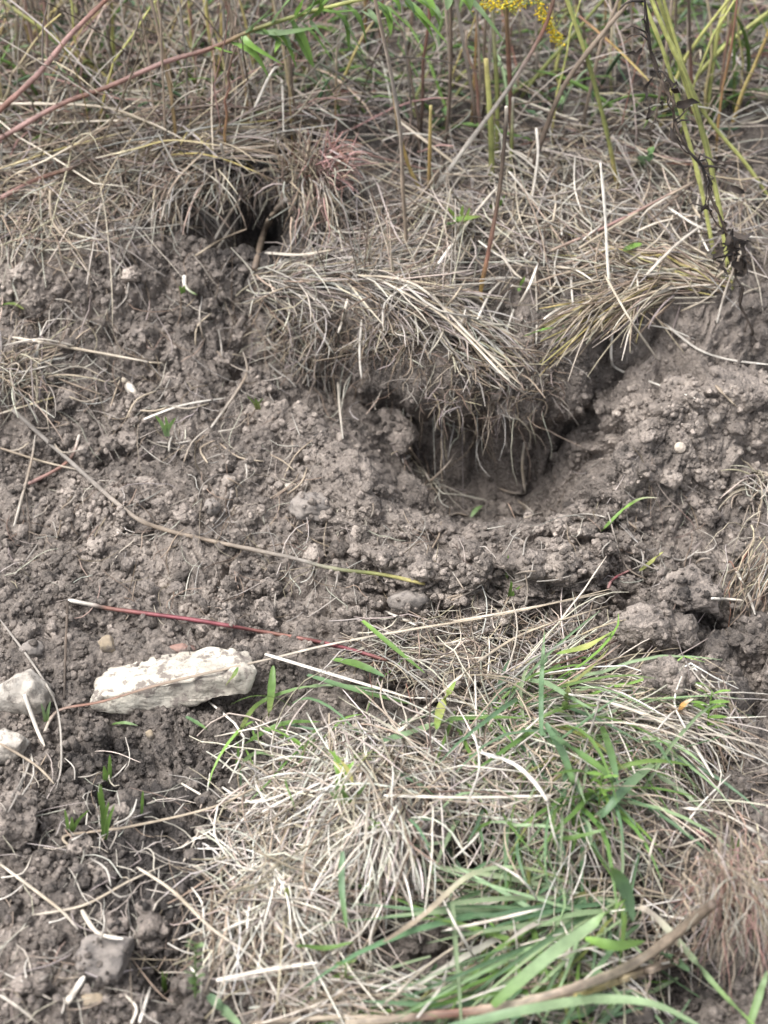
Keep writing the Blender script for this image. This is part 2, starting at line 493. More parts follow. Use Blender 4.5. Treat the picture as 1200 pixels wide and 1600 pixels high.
def clod(name, u, v, r, label, cat, seed, mat, stretch=(1, 1, 0.8), sink=0.35, turn=0.0, group=None, I=I4, rough=0.4, cuts=5, freq=1.3, tilt=(0, 0)):
    w = lump_verts(I[0], seed, rough, freq, cuts) * (np.array(stretch) * r)
    if mat is MAT_CRUMB:                       # a clod is itself a bundle of crumbs
        sc = 0.011 / r
        dv = np.array([0.55 - mnoise.voronoi(Vector(p) / r * (1 / sc) * 0.55 + Vector((seed, seed, 0)))[0][0] for p in w])
        dv2 = np.array([0.5 - mnoise.voronoi(Vector(p) / r * (1 / sc) * 1.2 + Vector((seed, 3, 0)))[0][0] for p in w])
        w = w * (1 + sc * (0.75 * dv + 0.35 * dv2))[:, None]
    for k, fq in ((0.10, 4.0), (0.05, 9.0)):
        w = w * (1 + k * np.array([mnoise.noise(Vector(p) / r * fq + Vector((seed, 0, 0))) for p in w]))[:, None]
    o = link(name, make_mesh(name, w, I[1]), mat)
    p = on(u, v)
    d = ray(u, v)
    p = p + np.array([0, r * stretch[1] * 0.35, r * stretch[2] * (0.5 - sink)])
    o.location = p
    o.rotation_euler = (tilt[0], tilt[1], turn)
    return tag(o, label, cat, group)

S_WHITE = stone_material('pale_limestone', (0.46, 0.425, 0.36), (0.31, 0.28, 0.235), (0.17, 0.145, 0.125), 0.145)
S_PALE = stone_material('dirty_limestone', (0.40, 0.365, 0.32), (0.27, 0.24, 0.205), (0.16, 0.14, 0.12), 0.14)
S_TAN = stone_material('tan_pebble', (0.27, 0.215, 0.15), (0.20, 0.165, 0.125), (0.15, 0.125, 0.105), 0.12)
S_RED = stone_material('reddish_pebble', (0.24, 0.14, 0.11), (0.20, 0.15, 0.13), (0.13, 0.11, 0.10), 0.10)
S_GREY = stone_material('grey_stone', (0.215, 0.188, 0.166), (0.155, 0.135, 0.12), (0.10, 0.088, 0.08), 0.16)
S_SHELL = stone_material('shell', (0.42, 0.36, 0.30), (0.32, 0.27, 0.22), (0.3, 0.25, 0.2), 0.0)

# the long white stone: a worn, chipped slab
def long_stone():
    """slab with a slanting broken outline, seen from its long side"""
    rim = [(-.100, .000), (-.096, .022), (-.072, .034), (-.030, .043), (.018, .054), (.058, .066), (.086, .068), (.101, .056), (.098, .034), (.080, .018), (.045, .004), (.005, -.012), (-.055, -.016), (-.095, -.014)]
    g = np.random.default_rng(8)
    pts = []
    for x, z in rim:
        z = z * .66
        pts.append((x, -.024 + g.uniform(-.005, .005), z))
        pts.append((x * .9 + g.uniform(-.004, .004), .032 + g.uniform(-.008, .006), z * .9 + .004))
        pts.append((x * .93, -.033 + g.uniform(-.003, .003), z * .80 + .003))
    bm = bmesh.new()
    for p in pts: bm.verts.new(p)
    r = bmesh.ops.convex_hull(bm, input=bm.verts)
    bmesh.ops.delete(bm, geom=[e for e in r['geom_interior'] if isinstance(e, bmesh.types.BMVert)], context='VERTS')
    for _ in range(4):
        bmesh.ops.subdivide_edges(bm, edges=[e for e in bm.edges if e.calc_length() > .006], cuts=1, use_grid_fill=True)
        bmesh.ops.triangulate(bm, faces=bm.faces)
    for _ in range(2): bmesh.ops.smooth_vert(bm, verts=bm.verts, factor=.5, use_axis_x=True, use_axis_y=True, use_axis_z=True)
    bm.normal_update()
    for vtx in bm.verts:
        p = vtx.co
        k = 0.0065 * mnoise.noise(p * 30) + .004 * mnoise.noise(p * 75) + .0016 * mnoise.noise(p * 190)
        ch = mnoise.noise(p * 48 + Vector((3, 1, 7)))
        if ch > .28: k -= .010 * (ch - .28)
        vtx.co = p + vtx.normal * k
    me = bpy.data.meshes.new('white_stone'); bm.to_mesh(me); bm.free()
    me.polygons.foreach_set('use_smooth', np.ones(len(me.polygons), bool))
    o = link('white_stone', me, S_WHITE)
    p = on(268, 1100)
    o.location = p + np.array([0, 0.028, -0.007])
    o.rotation_euler = (-0.22, 0.0, 0.05)
    tag(o, 'long white limestone block with dark dirt specks lying on the soil', 'stone')
long_stone()
clod('limestone_rock', 34, 1108, 0.038, 'rounded dirty white rock cut off by the frame, beside the long white block', 'stone', 2.3, S_PALE, (0.95, 0.9, 0.9), 0.2, 0.4)
clod('limestone_rock', 12, 1180, 0.026, 'small pale rock below the rounded dirty white rock, at the frame edge', 'stone', 3.1, S_PALE, (1.25, 0.9, 0.65), 0.2, 0.3)
clod('tan_stone', 168, 1018, 0.013, 'small tan stone sitting just above the long white block', 'stone', 4.2, S_TAN, (0.8, 0.8, 1.1), 0.1, I=I3)
clod('reddish_pebble', 282, 1020, 0.011, 'dull reddish pebble touching the top of the long white block', 'stone', 5.9, S_RED, (1.6, 0.9, 0.7), 0.2, I=I3)
clod('grey_stone', 50, 1022, 0.014, 'grey pebble above the rounded dirty white rock', 'stone', 6.4, S_GREY, (1, .9, .8), 0.2, I=I3)
clod('white_pebble', 450, 766, 0.0075, 'tiny white pebble on the spoil heap in front of the pit', 'stone', 7.7, S_PALE, (1.1, .9, .8), 0.1, I=I3, rough=.5)
clod('grey_stone', 487, 800, 0.026, 'angular grey brown stone half buried below the tiny white pebble', 'stone', 8.3, S_GREY, (1.25, .9, .62), 0.3, 0.2)
clod('round_clod', 331, 800, 0.0115, 'ball shaped pale soil clod left of the angular grey brown stone', 'soil clod', 9.1, S_GREY, (1, 1, .95), 0.1, I=I3, rough=.15, cuts=1)
clod('grey_stone', 168, 1510, 0.034, 'flat topped grey stone beside the small hole in the lower corner', 'stone', 10.6, S_GREY, (1.1, .9, .7), 0.35, 0.3)
clod('tan_stone', 140, 1572, 0.011, 'small flat tan pebble below the flat topped grey stone', 'stone', 11.2, S_TAN, (1.3, .9, .6), 0.2, I=I3)
clod('white_pebble', 1172, 705, 0.005, 'tiny pale pebble on the dark soil right of the snail shell', 'stone', 12.4, S_PALE, (1, 1, .9), 0.0, I=I2)
clod('tan_stone', 235, 1155, 0.007, 'tiny tan pebble in the dark hollow under the long white block', 'stone', 13.8, S_TAN, (.8, .8, 1.2), 0.0, I=I2)
clod('limestone_rock', 640, 948, 0.016, 'pale earthy lump at the front edge of the spoil', 'soil clod', 14.1, S_GREY, (1.6, .9, .9), 0.2, I=I3)
clod('soil_clod', 612, 690, 0.032, 'big blunt soil lump inside the pit under the turf overhang', 'soil clod', 15.3, MAT_CRUMB, (1.1, .9, 1.0), 0.3)
clod('soil_clod', 640, 790, 0.036, 'smooth rounded soil lump at the front of the pit floor', 'soil clod', 16.3, MAT_CRUMB, (1.1, .9, .8), 0.45)
clod('soil_clod', 1075, 935, 0.036, 'large cracked soil clod near the right end of the long straws', 'soil clod', 17.7, MAT_CRUMB, (1.2, .9, .8), 0.5)
clod('soil_clod', 1000, 985, 0.028, 'lumpy soil clod just left of the large cracked clod', 'soil clod', 18.2, MAT_CRUMB, (1.1, .9, .8), 0.5)
clod('soil_clod', 1062, 1000, 0.024, 'pale knobbly soil clod below the large cracked clod', 'soil clod', 19.5, MAT_CRUMB, (1.2, .9, .8), 0.2, I=I3)
clod('soil_clod', 1050, 1080, 0.030, 'brown soil clod by the orange leaf scrap', 'soil clod', 20.5, MAT_CRUMB, (1.0, .9, 1.1), 0.25)
clod('soil_clod', 1050, 1320, 0.030, 'brown soil clod above the broad leaved green bundle', 'soil clod', 21.5, MAT_CRUMB, (1.2, .9, .9), 0.25)
clod('soil_clod', 1145, 1255, 0.026, 'dark soil clod with a pale chip on top', 'soil clod', 22.5, MAT_CRUMB, (1.3, .9, .8), 0.25)
clod('soil_clod', 1150, 620, 0.050, 'broad pale soil clod on the right hand ridge', 'soil clod', 23.5, MAT_CRUMB, (1.2, .9, .55), 0.6, rough=.55)
clod('soil_clod', 20, 1300, 0.032, 'rounded dark clod at the frame edge below the pale rocks', 'soil clod', 24.5, MAT_CRUMB, (1.1, .9, .9), 0.4)
# more loose clods, alike: on the spoil slopes
n_c = 0
for grp, lab, boxes, n in (
        ('clods on the slope beside the pit', 'small lumpy soil clod on the crumbly slope left of the pit', (20, 420, 430, 900), 46),
        ('clods on the rim before the pit', 'soil clod on the crumbly rim before and right of the pit', (480, 800, 1180, 900), 44),
        ('clods on the right hand ridge', 'soil clod on the ridge right of the pit', (900, 620, 1190, 790), 22),
        ('clods above the white block', 'soil clod on the strip above the long white block', (10, 900, 460, 1000), 36),
        ('clods on the damp soil', 'soil clod on the damp dark soil of the lower left', (5, 1220, 330, 1590), 34)):
    proto = []
    for j in range(6):
        w = lump_verts(I3[0], 30 + n_c * 0.31 + j, 0.42, 1.6, 4)
        w *= (1 + 0.30 * np.array([0.5 - mnoise.voronoi(Vector(p) * 2.2 + Vector((j, n_c, 0)))[0][0] for p in w]))[:, None]
        me = make_mesh('soil_clod', w, I3[1]); me.materials.append(MAT_CRUMB); proto.append(me)
    for j in range(n):
        u = random.uniform(boxes[0], boxes[2]); v = random.uniform(boxes[1], boxes[3])
        r = random.uniform(0.007, 0.016)
        o = link('soil_clod', proto[j % 6], None); p = on(u, v)
        o.location = p + np.array([0, 0, r * 0.25]); o.scale = (r * random.uniform(.9, 1.35), r * random.uniform(.8, 1.2), r * random.uniform(.65, 1))
        o.rotation_euler = (random.uniform(-.5, .5), random.uniform(-.5, .5), random.uniform(0, 6.28))
        tag(o, lab, 'soil clod', grp); n_c += 1

bpy.context.view_layer.update()
DG0 = bpy.context.evaluated_depsgraph_get()
def tops(u, v):
    """uppermost soil surface (ground or clod); stones are left clean"""
    D = rays(u, v); out = np.zeros((len(D), 3)); ok = np.ones(len(D), bool); c = Vector(CAM)
    for i in range(len(D)):
        h = scene.ray_cast(DG0, c, Vector(D[i]).normalized())
        if h[0] and (h[4].name.startswith('ground') or 'clod' in h[4].name or h[4].name.startswith('grey_stone')): out[i] = h[1]
        else: ok[i] = False
    return out, ok
bare = lambda u, v: 1 - 0.93 * cover(u, v)
CR_V, CR_F, off = [], [], 0
for n, (a, b), T, I in ((25000, (0.0014, 0.0032), T1, I1), (13500, (0.0028, 0.0056), T2, I2), (1000, (0.0055, 0.0090), T3, I3)):
    u, v = scatter_pix(n, -120, 1320, 230, 1680, bare)
    P, okp = tops(u, v); P = P[okp]; u = u[okp]; v = v[okp]
    patch = vnoise(P[:, 0], P[:, 1], 0.09, 61)                   # crumbs gather in drifts
    ok = rng.random(len(P)) < np.clip(patch * 1.7 - 0.10, 0.2, 1)
    pit = np.exp(-(((u - 745) / 140) ** 2 + ((v - 735) / 58) ** 2) ** 2)     # scraped smoother here
    ok &= rng.random(len(P)) > 0.8 * pit
    P = P[ok]
    r = a * (b / a) ** rng.random(len(P)) ** 1.4
    P[:, 2] += r * rng.uniform(0.0, 0.55, len(P)); P[:, 1] -= r * 0.2
    Vv, Ff = crumbs(P, r, T, I[1])
    CR_V.append(Vv); CR_F.append(Ff + off); off += len(Vv)
_cv = np.concatenate(CR_V)
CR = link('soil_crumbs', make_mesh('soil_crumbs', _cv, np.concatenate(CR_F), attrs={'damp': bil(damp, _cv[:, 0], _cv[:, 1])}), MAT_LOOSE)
tag(CR, 'loose grey brown soil crumbs strewn over the dug ground', 'soil crumbs')
CR['kind'] = 'stuff'


# ------------------------------------------------------------------ blades, straws, roots in bulk
C = {k: np.array(v) for k, v in dict(
    white=(.73, .68, .605), pale=(.58, .515, .43), straw=(.42, .352, .265), tan=(.285, .226, .172), grey=(.275, .245, .216),
    ash=(.42, .385, .338), brown=(.135, .102, .078), umber=(.07, .055, .045), dark=(.026, .023, .023), yellow=(.43, .36, .15), ochre=(.31, .21, .075),
    green=(.12, .205, .055), blue=(.125, .205, .110), mint=(.255, .345, .19), lime=(.20, .34, .075), olive=(.185, .20, .07),
    ygreen=(.42, .43, .15), pink=(.36, .225, .20), red=(.215, .062, .072), rust=(.22, .115, .085), orange=(.50, .27, .09)).items()}

def pal(n, spec, jit=0.22):
    keys = list(spec); w = np.array([spec[k] for k in keys], float); w /= w.sum()
    c = np.stack([C[k] for k in keys])[rng.choice(len(keys), n, p=w)]
    c = c * rng.uniform(1 - jit, 1 + jit, (n, 1)) * rng.uniform(0.94, 1.06, (n, 3))
    return np.clip(c, 0, 0.9)

def img_az(a):
    a = np.radians(a)
    return np.arctan2(np.sin(a) / 0.62, np.cos(a))

def grow(P0, az, L, lift, droop, curl, K=8, off=(0.001, 0.006), wig=0.12, clamp=True, hf=None):
    n = len(P0); hf = hf or H
    t = np.linspace(0, 1, K)
    el = np.radians(lift)[:, None] - np.radians(droop)[:, None] * t[None]
    A = az[:, None] + curl[:, None] * t[None] + wig * np.cumsum(rng.normal(size=(n, K)), 1) * 0.5
    el = el + wig * 0.5 * np.cumsum(rng.normal(size=(n, K)), 1) * 0.5
    kk = rng.integers(1, K, n); ka = rng.normal(size=n) * 0.75 * (rng.random(n) < 0.4)
    A = A + ka[:, None] * (np.arange(K)[None] >= kk[:, None])
    st = (L / (K - 1))[:, None]
    d = np.stack([np.cos(el) * np.cos(A), np.cos(el) * np.sin(A), np.sin(el)], -1) * st[..., None]
    P = P0[:, None, :] + np.concatenate([np.zeros((n, 1, 3)), np.cumsum(d[:, :-1], 1)], 1)
    if clamp:
        g = hf(P[..., 0].ravel(), P[..., 1].ravel()).reshape(n, K)
        o = rng.uniform(off[0], off[1], (n, 1))
        low = g + o
        P[..., 2] = np.where(P[..., 2] < low, low, P[..., 2])
        # stiff blades do not follow every dent
        z = P[..., 2]; z2 = z.copy()
        z2[:, 1:-1] = np.maximum(z[:, 1:-1], 0.25 * z[:, :-2] + 0.5 * z[:, 1:-1] + 0.25 * z[:, 2:])
        P[..., 2] = z2
    return P

def lie(Pc, az, L, off=(0.001, 0.02), curl=0.5, K=7, hf=None):
    """stiff straws lying across the ground: straight-ish, resting on the highest points beneath them"""
    n = len(Pc); hf = hf or H
    t = np.linspace(-0.5, 0.5, K)
    A = az[:, None] + (rng.normal(size=(n, 1)) * curl) * t[None] + rng.normal(size=(n, 1)) * curl * 0.5 * (t[None] ** 2) * 4
    kk = rng.integers(1, K, n); ka = rng.normal(size=n) * 0.8 * (rng.random(n) < 0.3)
    A = A + ka[:, None] * (np.arange(K)[None] >= kk[:, None])
    st = (L / (K - 1))[:, None]
    d = np.stack([np.cos(A) * st, np.sin(A) * st], -1)
    q = np.concatenate([np.zeros((n, 1, 2)), np.cumsum(d[:, :-1], 1)], 1)
    q = q - q.mean(1, keepdims=True) + Pc[:, None, :2]
    g = hf(q[..., 0].ravel(), q[..., 1].ravel()).reshape(n, K)
    tt = t - t.mean()
    slope = (g * tt).sum(1) / (tt ** 2).sum()
    line = g.mean(1)[:, None] + slope[:, None] * tt[None]
    z = line + np.maximum((g - line).max(1), 0)[:, None] * 0.55
    z = np.maximum(z, g) + rng.uniform(off[0], off[1], (n, 1)) + rng.normal(size=(n, 1)) * 0.05 * L[:, None] * tt[None]
    z = np.maximum(z, g + 0.0008)
    return np.concatenate([q, z[..., None]], -1)

def skin(P, W, col, sides=3, twist=None, tipcol=None, flat=1.0):
    """P (n,K,3) paths, W (n,K) half widths. sides=2: folded ribbon with 3 points across, else tube"""
    n, K, _ = P.shape
    T = np.gradient(P, axis=1); T /= np.linalg.norm(T, axis=2)[..., None] + 1e-12
    up = np.zeros((n, 1, 3)); up[..., 2] = 1
    steep = np.abs(T[..., 2]).mean(1) > 0.85
    up[steep] = np.array([0.3, -1, 0])
    S = np.cross(T, np.broadcast_to(up, T.shape)); S /= np.linalg.norm(S, axis=2)[..., None] + 1e-12
    N = np.cross(S, T)
    if twist is None: twist = rng.uniform(-0.9, 0.9, n)
    tw = (twist[:, None] if np.ndim(twist) == 1 else twist)[..., None]
    S, N = S * np.cos(tw) + N * np.sin(tw), N * np.cos(tw) - S * np.sin(tw)
    if sides == 2:
        w = W[..., None]
        Q = np.stack([P - S * w + N * w * 0.35, P - N * w * 0.1, P + S * w + N * w * 0.35], 2); m = 3; ring = [(0, 1), (1, 2)]
    else:
        m = sides; a = np.arange(m) * 2 * math.pi / m
        Q = P[:, :, None] + W[..., None, None] * (S[:, :, None] * np.cos(a)[:, None] + N[:, :, None] * (flat * np.sin(a))[:, None])
        ring = [(i, (i + 1) % m) for i in range(m)]
    idx = np.arange(n * K * m).reshape(n, K, m)
    F = np.concatenate([np.stack([idx[:, :-1, i], idx[:, :-1, j], idx[:, 1:, j], idx[:, 1:, i]], -1).reshape(-1, 4) for i, j in ring])
    if col.ndim == 2: col = np.broadcast_to(col[:, None], (n, K, 3))
    if tipcol is not None:
        t = np.linspace(0, 1, K)[None, :, None]; col = col * (1 - t) + tipcol[:, None] * t
    Cc = np.broadcast_to(col[:, :, None], (n, K, m, 3)).reshape(-1, 3)
    return Q.reshape(-1, 3), F, Cc

class Bulk:
    def __init__(self): self.V, self.F, self.C, self.n = [], [], [], 0
    def add(self, s):
        v, f, c = s
        self.V.append(v); self.F.append(f + self.n); self.C.append(c); self.n += len(v); return self
    def build(self, name, mat, parent=None, stuff=True):
        v = np.concatenate(self.V)
        if parent is not None: v = v - np.array(parent.location)
        o = link(name, make_mesh(name, v, np.concatenate(self.F), np.concatenate(self.C)), mat, parent)
        if stuff: o['kind'] = 'stuff'
        return o

def prof(n, K, kind):
    t = np.linspace(0, 1, K)
    p = {'straw': np.interp(t, [0, .1, .8, 1], [.7, 1, .85, .35]), 'grass': np.interp(t, [0, .15, .5, .8, 1], [.55, .9, 1, .65, .06]),
         'root': np.interp(t, [0, .3, 1], [1, .75, .25]), 'leaf': np.interp(t, [0, .12, .4, .7, .9, 1], [.2, .6, 1, .8, .35, .04])}[kind]
    return np.broadcast_to(p, (n, K))

def U(a, n): return rng.uniform(a[0], a[1], n)

GAPS = [(655, 1482, 95, 48, .9), (722, 1335, 34, 36, .7), (1185, 1085, 26, 70, .9), (408, 350, 50, 66, .82), (350, 360, 50, 45, .6), (570, 600, 110, 40, .5), (620, 645, 60, 20, .9), (985, 1035, 30, 40, .8), (760, 720, 90, 40, .6), (540, 508, 22, 26, .8), (860, 660, 60, 40, .6), (900, 1340, 60, 16, .5), (1090, 1515, 60, 65, .85), (1080, 1330, 60, 30, .7), (985, 530, 60, 22, .6)]
def project(P):
    d = P - CAM; z = d @ _f
    return 600 + (d @ _r) / z / TV * 800, 800 - (d @ _u) / z / TV * 800
def thin(P):
    """drop most blades that would cover the bare dark places"""
    keep = np.ones(len(P), bool)
    for q in (.3, .55, .8):
        u, v = project(P[:, int(q * (P.shape[1] - 1))])
        for (cu, cv, ru, rv, k) in GAPS:
            keep &= ~((((u - cu) / ru) ** 2 + ((v - cv) / rv) ** 2 < 1) & (rng.random(len(P)) < k))
    return keep
def tuft_blades(B, uv, ruv, n, ang, spread, L, lift, droop, w, spec, curl=0.5, sides=3, kind='straw', K=8, off=(0.001, 0.010), lift0=0.0, wig=0.12, tip=None, jit=0.22):
    """n blades rooted in the ellipse uv +- ruv of the photo's ground, heading ang (photo angle, 0 right, 90 up)"""
    r = np.sqrt(rng.random(n)); th = rng.uniform(0, 2 * math.pi, n)
    u = uv[0] + ruv[0] * r * np.cos(th); v = uv[1] + ruv[1] * r * np.sin(th)
    P0 = ons(u, v); P0[:, 2] += rng.uniform(0, 1, n) * lift0
    az = img_az(ang + rng.normal(size=n) * spread)
    P = grow(P0, az, U(L, n), U(lift, n), U(droop, n), rng.normal(size=n) * curl, K, off, wig)
    P = P[thin(P)]; n = len(P)
    W = prof(n, K, kind) * U(w, n)[:, None]
    c = pal(n, spec, jit)
    B.add(skin(P, W, c, sides, tipcol=None if tip is None else pal(n, tip)))

def flat_straw(B, uv, ruv, n, ang, spread, L, w, spec, off=(0.001, 0.02), curl=0.4, K=7, sides=3):
    r = np.sqrt(rng.random(n)); th = rng.uniform(0, 2 * math.pi, n)
    u = uv[0] + ruv[0] * r * np.cos(th); v = uv[1] + ruv[1] * r * np.sin(th)
    P = lie(ons(u, v), img_az(ang + rng.normal(size=n) * spread), U(L, n), off, curl, K)
    P = P[thin(P)]; n = len(P)
    B.add(skin(P, prof(n, K, 'straw') * U(w, n)[:, None], pal(n, spec), sides))

# ------------------------------------------------------------------ thatch on the terrace behind
OLD = dict(grey=6, ash=4, brown=3.5, tan=2.4, straw=1.4, umber=2.8, rust=.5, pink=.5)
OLDY = dict(grey=4, ash=4, brown=3, tan=3.4, straw=3, pale=2, umber=1.4, yellow=.5, pink=.8)
B = Bulk()
def field(n, x, y, L, off, spec, w=(0.0009, 0.0019), keep=None, curl=0.5):
    X = U(x, n); Y = U(y, n)
    if keep is not None:
        ok = rng.random(n) < keep(X, Y); X, Y = X[ok], Y[ok]; n = len(X)
    P = lie(np.stack([X, Y, 0 * X], -1), rng.uniform(0, 2 * math.pi, n) * 1.0, U(L, n), off, curl, 6)
    B.add(skin(P, prof(n, 6, 'straw') * U(w, n)[:, None], pal(n, spec, .3), 3))
def field_up(n, x, y, L, lift, droop, spec, w=(0.0008, 0.0018), kind='straw', tip=None):
    X = U(x, n); Y = U(y, n); P0 = np.stack([X, Y, H(X, Y)], -1)
    P = grow(P0, rng.uniform(0, 2 * math.pi, n), U(L, n), U(lift, n), U(droop, n), rng.normal(size=n) * .5, 7, (0.002, 0.03), 0.1)
    B.add(skin(P, prof(n, 7, kind) * U(w, n)[:, None], pal(n, spec, .3), 3, tipcol=None if tip is None else pal(n, tip)))
HOLEC = HOLE
nohole = lambda X, Y: 1 - np.exp(-(((X - HOLEC[0]) / 0.08) ** 2 + ((Y - HOLEC[1]) / 0.07) ** 2) ** 2) - 0.97 * np.exp(-(((X - 0.02) / 0.15) ** 2 + ((Y - 0.46) / 0.05) ** 2) ** 2) * 0
field(1650, (-0.95, 0.95), (0.50, 1.35), (0.06, 0.24), (0.001, 0.05), OLD, keep=nohole)
field(1300, (-0.90, -0.12), (0.44, 1.3), (0.08, 0.28), (0.004, 0.07), OLDY, keep=nohole)
field(1500, (-1.7, 1.7), (1.3, 2.7), (0.10, 0.35), (0.002, 0.08), OLD, w=(0.0015, 0.003))
field(900, (-1.9, -0.8), (-0.6, 1.3), (0.08, 0.26), (0.002, 0.04), OLDY)
field(900, (0.8, 1.9), (-0.6, 1.3), (0.08, 0.26), (0.002, 0.04), OLD)
field_up(1500, (-0.95, 0.95), (0.55, 1.4), (0.06, 0.30), (25, 85), (10, 110), OLD)
field_up(900, (-0.95, -0.15), (0.5, 1.3), (0.10, 0.40), (40, 85), (5, 80), OLDY)
field_up(500, (-1.7, 1.7), (1.35, 2.7), (0.2, 0.6), (45, 88), (5, 70), OLD, w=(0.0014, 0.003))
BT = B.build('dead_grass_thatch', MAT_STRAW)
tag(BT, 'matted grey brown dead grass covering the terrace behind the dig', 'dead grass')
B = Bulk()
field_up(1150, (-0.95, 0.95), (0.62, 1.45), (0.05, 0.22), (30, 85), (30, 110), dict(green=3, olive=2, blue=2, mint=1), w=(0.0014, 0.0040), kind='grass')
field_up(200, (-1.7, 1.7), (1.3, 2.6), (0.1, 0.35), (40, 85), (20, 100), dict(green=3, olive=2, blue=2), w=(0.002, 0.005), kind='grass')
BG = B.build('green_undergrowth', MAT_LEAF)
tag(BG, 'sparse green grass blades showing through the dead thatch behind', 'grass')

# ------------------------------------------------------------------ straw littering bare soil and bank
MID = dict(grey=5, ash=4.4, tan=2.4, straw=2, brown=2.4, pale=1.2, umber=.8)
B = Bulk()
flat_straw(B, (930, 350), (300, 105), 400, 5, 60, (0.05, 0.22), (0.0007, 0.0015), dict(ash=4, straw=3, pale=2, grey=4, tan=2, brown=2), (0.001, 0.035))
flat_straw(B, (760, 300), (330, 90), 270, 10, 60, (0.05, 0.20), (0.0007, 0.0014), MID, (0.001, 0.03))
flat_straw(B, (620, 380), (200, 60), 230, 10, 40, (0.04, 0.14), (0.0007, 0.0014), MID, (0.001, 0.02))
BS = B.build('bank_straw', MAT_STRAW)
tag(BS, 'tangle of thin dry straws over the dark bank above the pit', 'straw')
B = Bulk()
flat_straw(B, (100, 310), (190, 105), 340, 10, 60, (0.05, 0.20), (0.0007, 0.0014), MID, (0.001, 0.025))
flat_straw(B, (70, 300), (150, 100), 160, 0, 30, (0.06, 0.20), (0.0008, 0.0015), dict(straw=3, tan=3, pale=1), (0.004, 0.03))
BS = B.build('side_bank_straw', MAT_STRAW)
tag(BS, 'brown grey straw litter on the bank left of the burrow mouth', 'straw')
B = Bulk()
flat_straw(B, (330, 560), (330, 170), 260, 20, 80, (0.02, 0.10), (0.0004, 0.0010), dict(grey=4, ash=3, tan=3, brown=3), (0.0005, 0.008), 1.2)
flat_straw(B, (300, 860), (330, 120), 220, 10, 80, (0.02, 0.09), (0.0004, 0.0009), dict(grey=4, ash=3, tan=3, brown=3), (0.0005, 0.008), 1.2)
flat_straw(B, (900, 850), (320, 120), 150, 10, 80, (0.02, 0.08), (0.0004, 0.0009), dict(grey=4, ash=3, tan=3, brown=3), (0.0005, 0.008), 1.2)
flat_straw(B, (160, 1400), (220, 220), 190, 10, 80, (0.02, 0.09), (0.0004, 0.0010), dict(grey=3, ash=4, tan=2, pale=2), (0.0005, 0.01), 1.0)
BS = B.build('rootlets', MAT_ROOT)
tag(BS, 'fine broken rootlets and straw bits strewn over the bare soil', 'rootlets')

# ------------------------------------------------------------------ turf lumps and tufts
def tuft(name, u, v, label, cat='grass tuft', group=None):
    return thing(name, on(u, v), label, cat, group)

# the turf lying over the pit, combed to the right, with roots hanging from its torn edge
t = tuft('turf_overhang', 640, 520, 'overhanging turf with combed dry grass and dangling roots above the pit', 'turf')
B = Bulk()
for (uv, ruv, n, a, sp) in (((450, 440), (60, 22), 100, -2, 22), ((540, 440), (80, 20), 130, -8, 18), ((630, 455), (70, 24), 120, -24, 18), ((710, 505), (50, 24), 100, -42, 14), ((430, 455), (50, 26), 50, -15, 40)):
    tuft_blades(B, uv, ruv, n, a, sp, (0.05, 0.13), (0, 22), (0, 35), (0.0008, 0.0015), dict(ash=5, straw=2.4, grey=4, tan=2.4, pale=2.2, brown=1), 0.45, off=(0.001, 0.014), lift0=0.012)
tuft_blades(B, (745, 545), (50, 34), 90, -46, 18, (0.04, 0.10), (0, 20), (0, 50), (0.0008, 0.0015), dict(ash=4, straw=3, tan=3, pale=2, grey=2), 0.4, off=(0.001, 0.012))
tuft_blades(B, (560, 480), (120, 30), 90, -50, 30, (0.04, 0.10), (0, 30), (20, 80), (0.0007, 0.0013), dict(ash=4, straw=2, tan=3, grey=4, brown=1), 0.5)
flat_straw(B, (560, 470), (180, 40), 150, -15, 45, (0.04, 0.12), (0.0006, 0.0012), MID, (0.001, 0.016), 0.8)
flat_straw(B, (590, 540), (150, 60), 110, 20, 80, (0.02, 0.09), (0.0006, 0.0012), MID, (0.001, 0.012), 0.9)
B.build('dry_blades', MAT_STRAW, t)
B = Bulk()
def hang(B, u0, u1, v0, v1, n, L, w, spec, out=0.02):
    u = rng.uniform(u0, u1, n); v = v0 + (v1 - v0) * rng.random(n)
    P0 = ons(u, v); P0[:, 1] -= 0.002
    K = 10
    P = grow(P0, np.full(n, -math.pi / 2) + rng.normal(size=n) * 0.9, U(L, n), U((-60, 20), n), U((20, 80), n), rng.normal(size=n) * 1.5, K, (0.0, 0.0), 0.40, clamp=False)
    B.add(skin(P, prof(n, K, 'root') * U(w, n)[:, None], pal(n, spec, .3), 3))
RT = dict(tan=3, grey=3, ash=2, brown=3, straw=1)
hang(B, 650, 880, 560, 650, 130, (0.02, 0.06), (0.0005, 0.0012), RT)
hang(B, 680, 860, 630, 672, 30, (0.05, 0.11), (0.0007, 0.0015), dict(tan=3, ash=3, straw=2))
hang(B, 470, 660, 490, 570, 110, (0.02, 0.06), (0.0005, 0.0010), dict(brown=4, grey=3, tan=3, umber=2))
hang(B, 420, 540, 470, 540, 50, (0.03, 0.08), (0.0005, 0.0010), dict(brown=4, grey=3, tan=3, umber=2))
tuft_blades(B, (520, 535), (110, 55), 260, -80, 80, (0.015, 0.06), (0, 50), (10, 120), (0.0005, 0.0010), dict(brown=4, grey=4, tan=2.4, umber=1.4, ash=2), 1.8, off=(0.001, 0.012), wig=0.45)
tuft_blades(B, (690, 580), (190, 85), 640, -90, 80, (0.02, 0.07), (0, 50), (10, 120), (0.0004, 0.0009), dict(brown=4, grey=3, tan=2, umber=2, ash=1), 1.8, off=(0.0005, 0.008), wig=0.45)
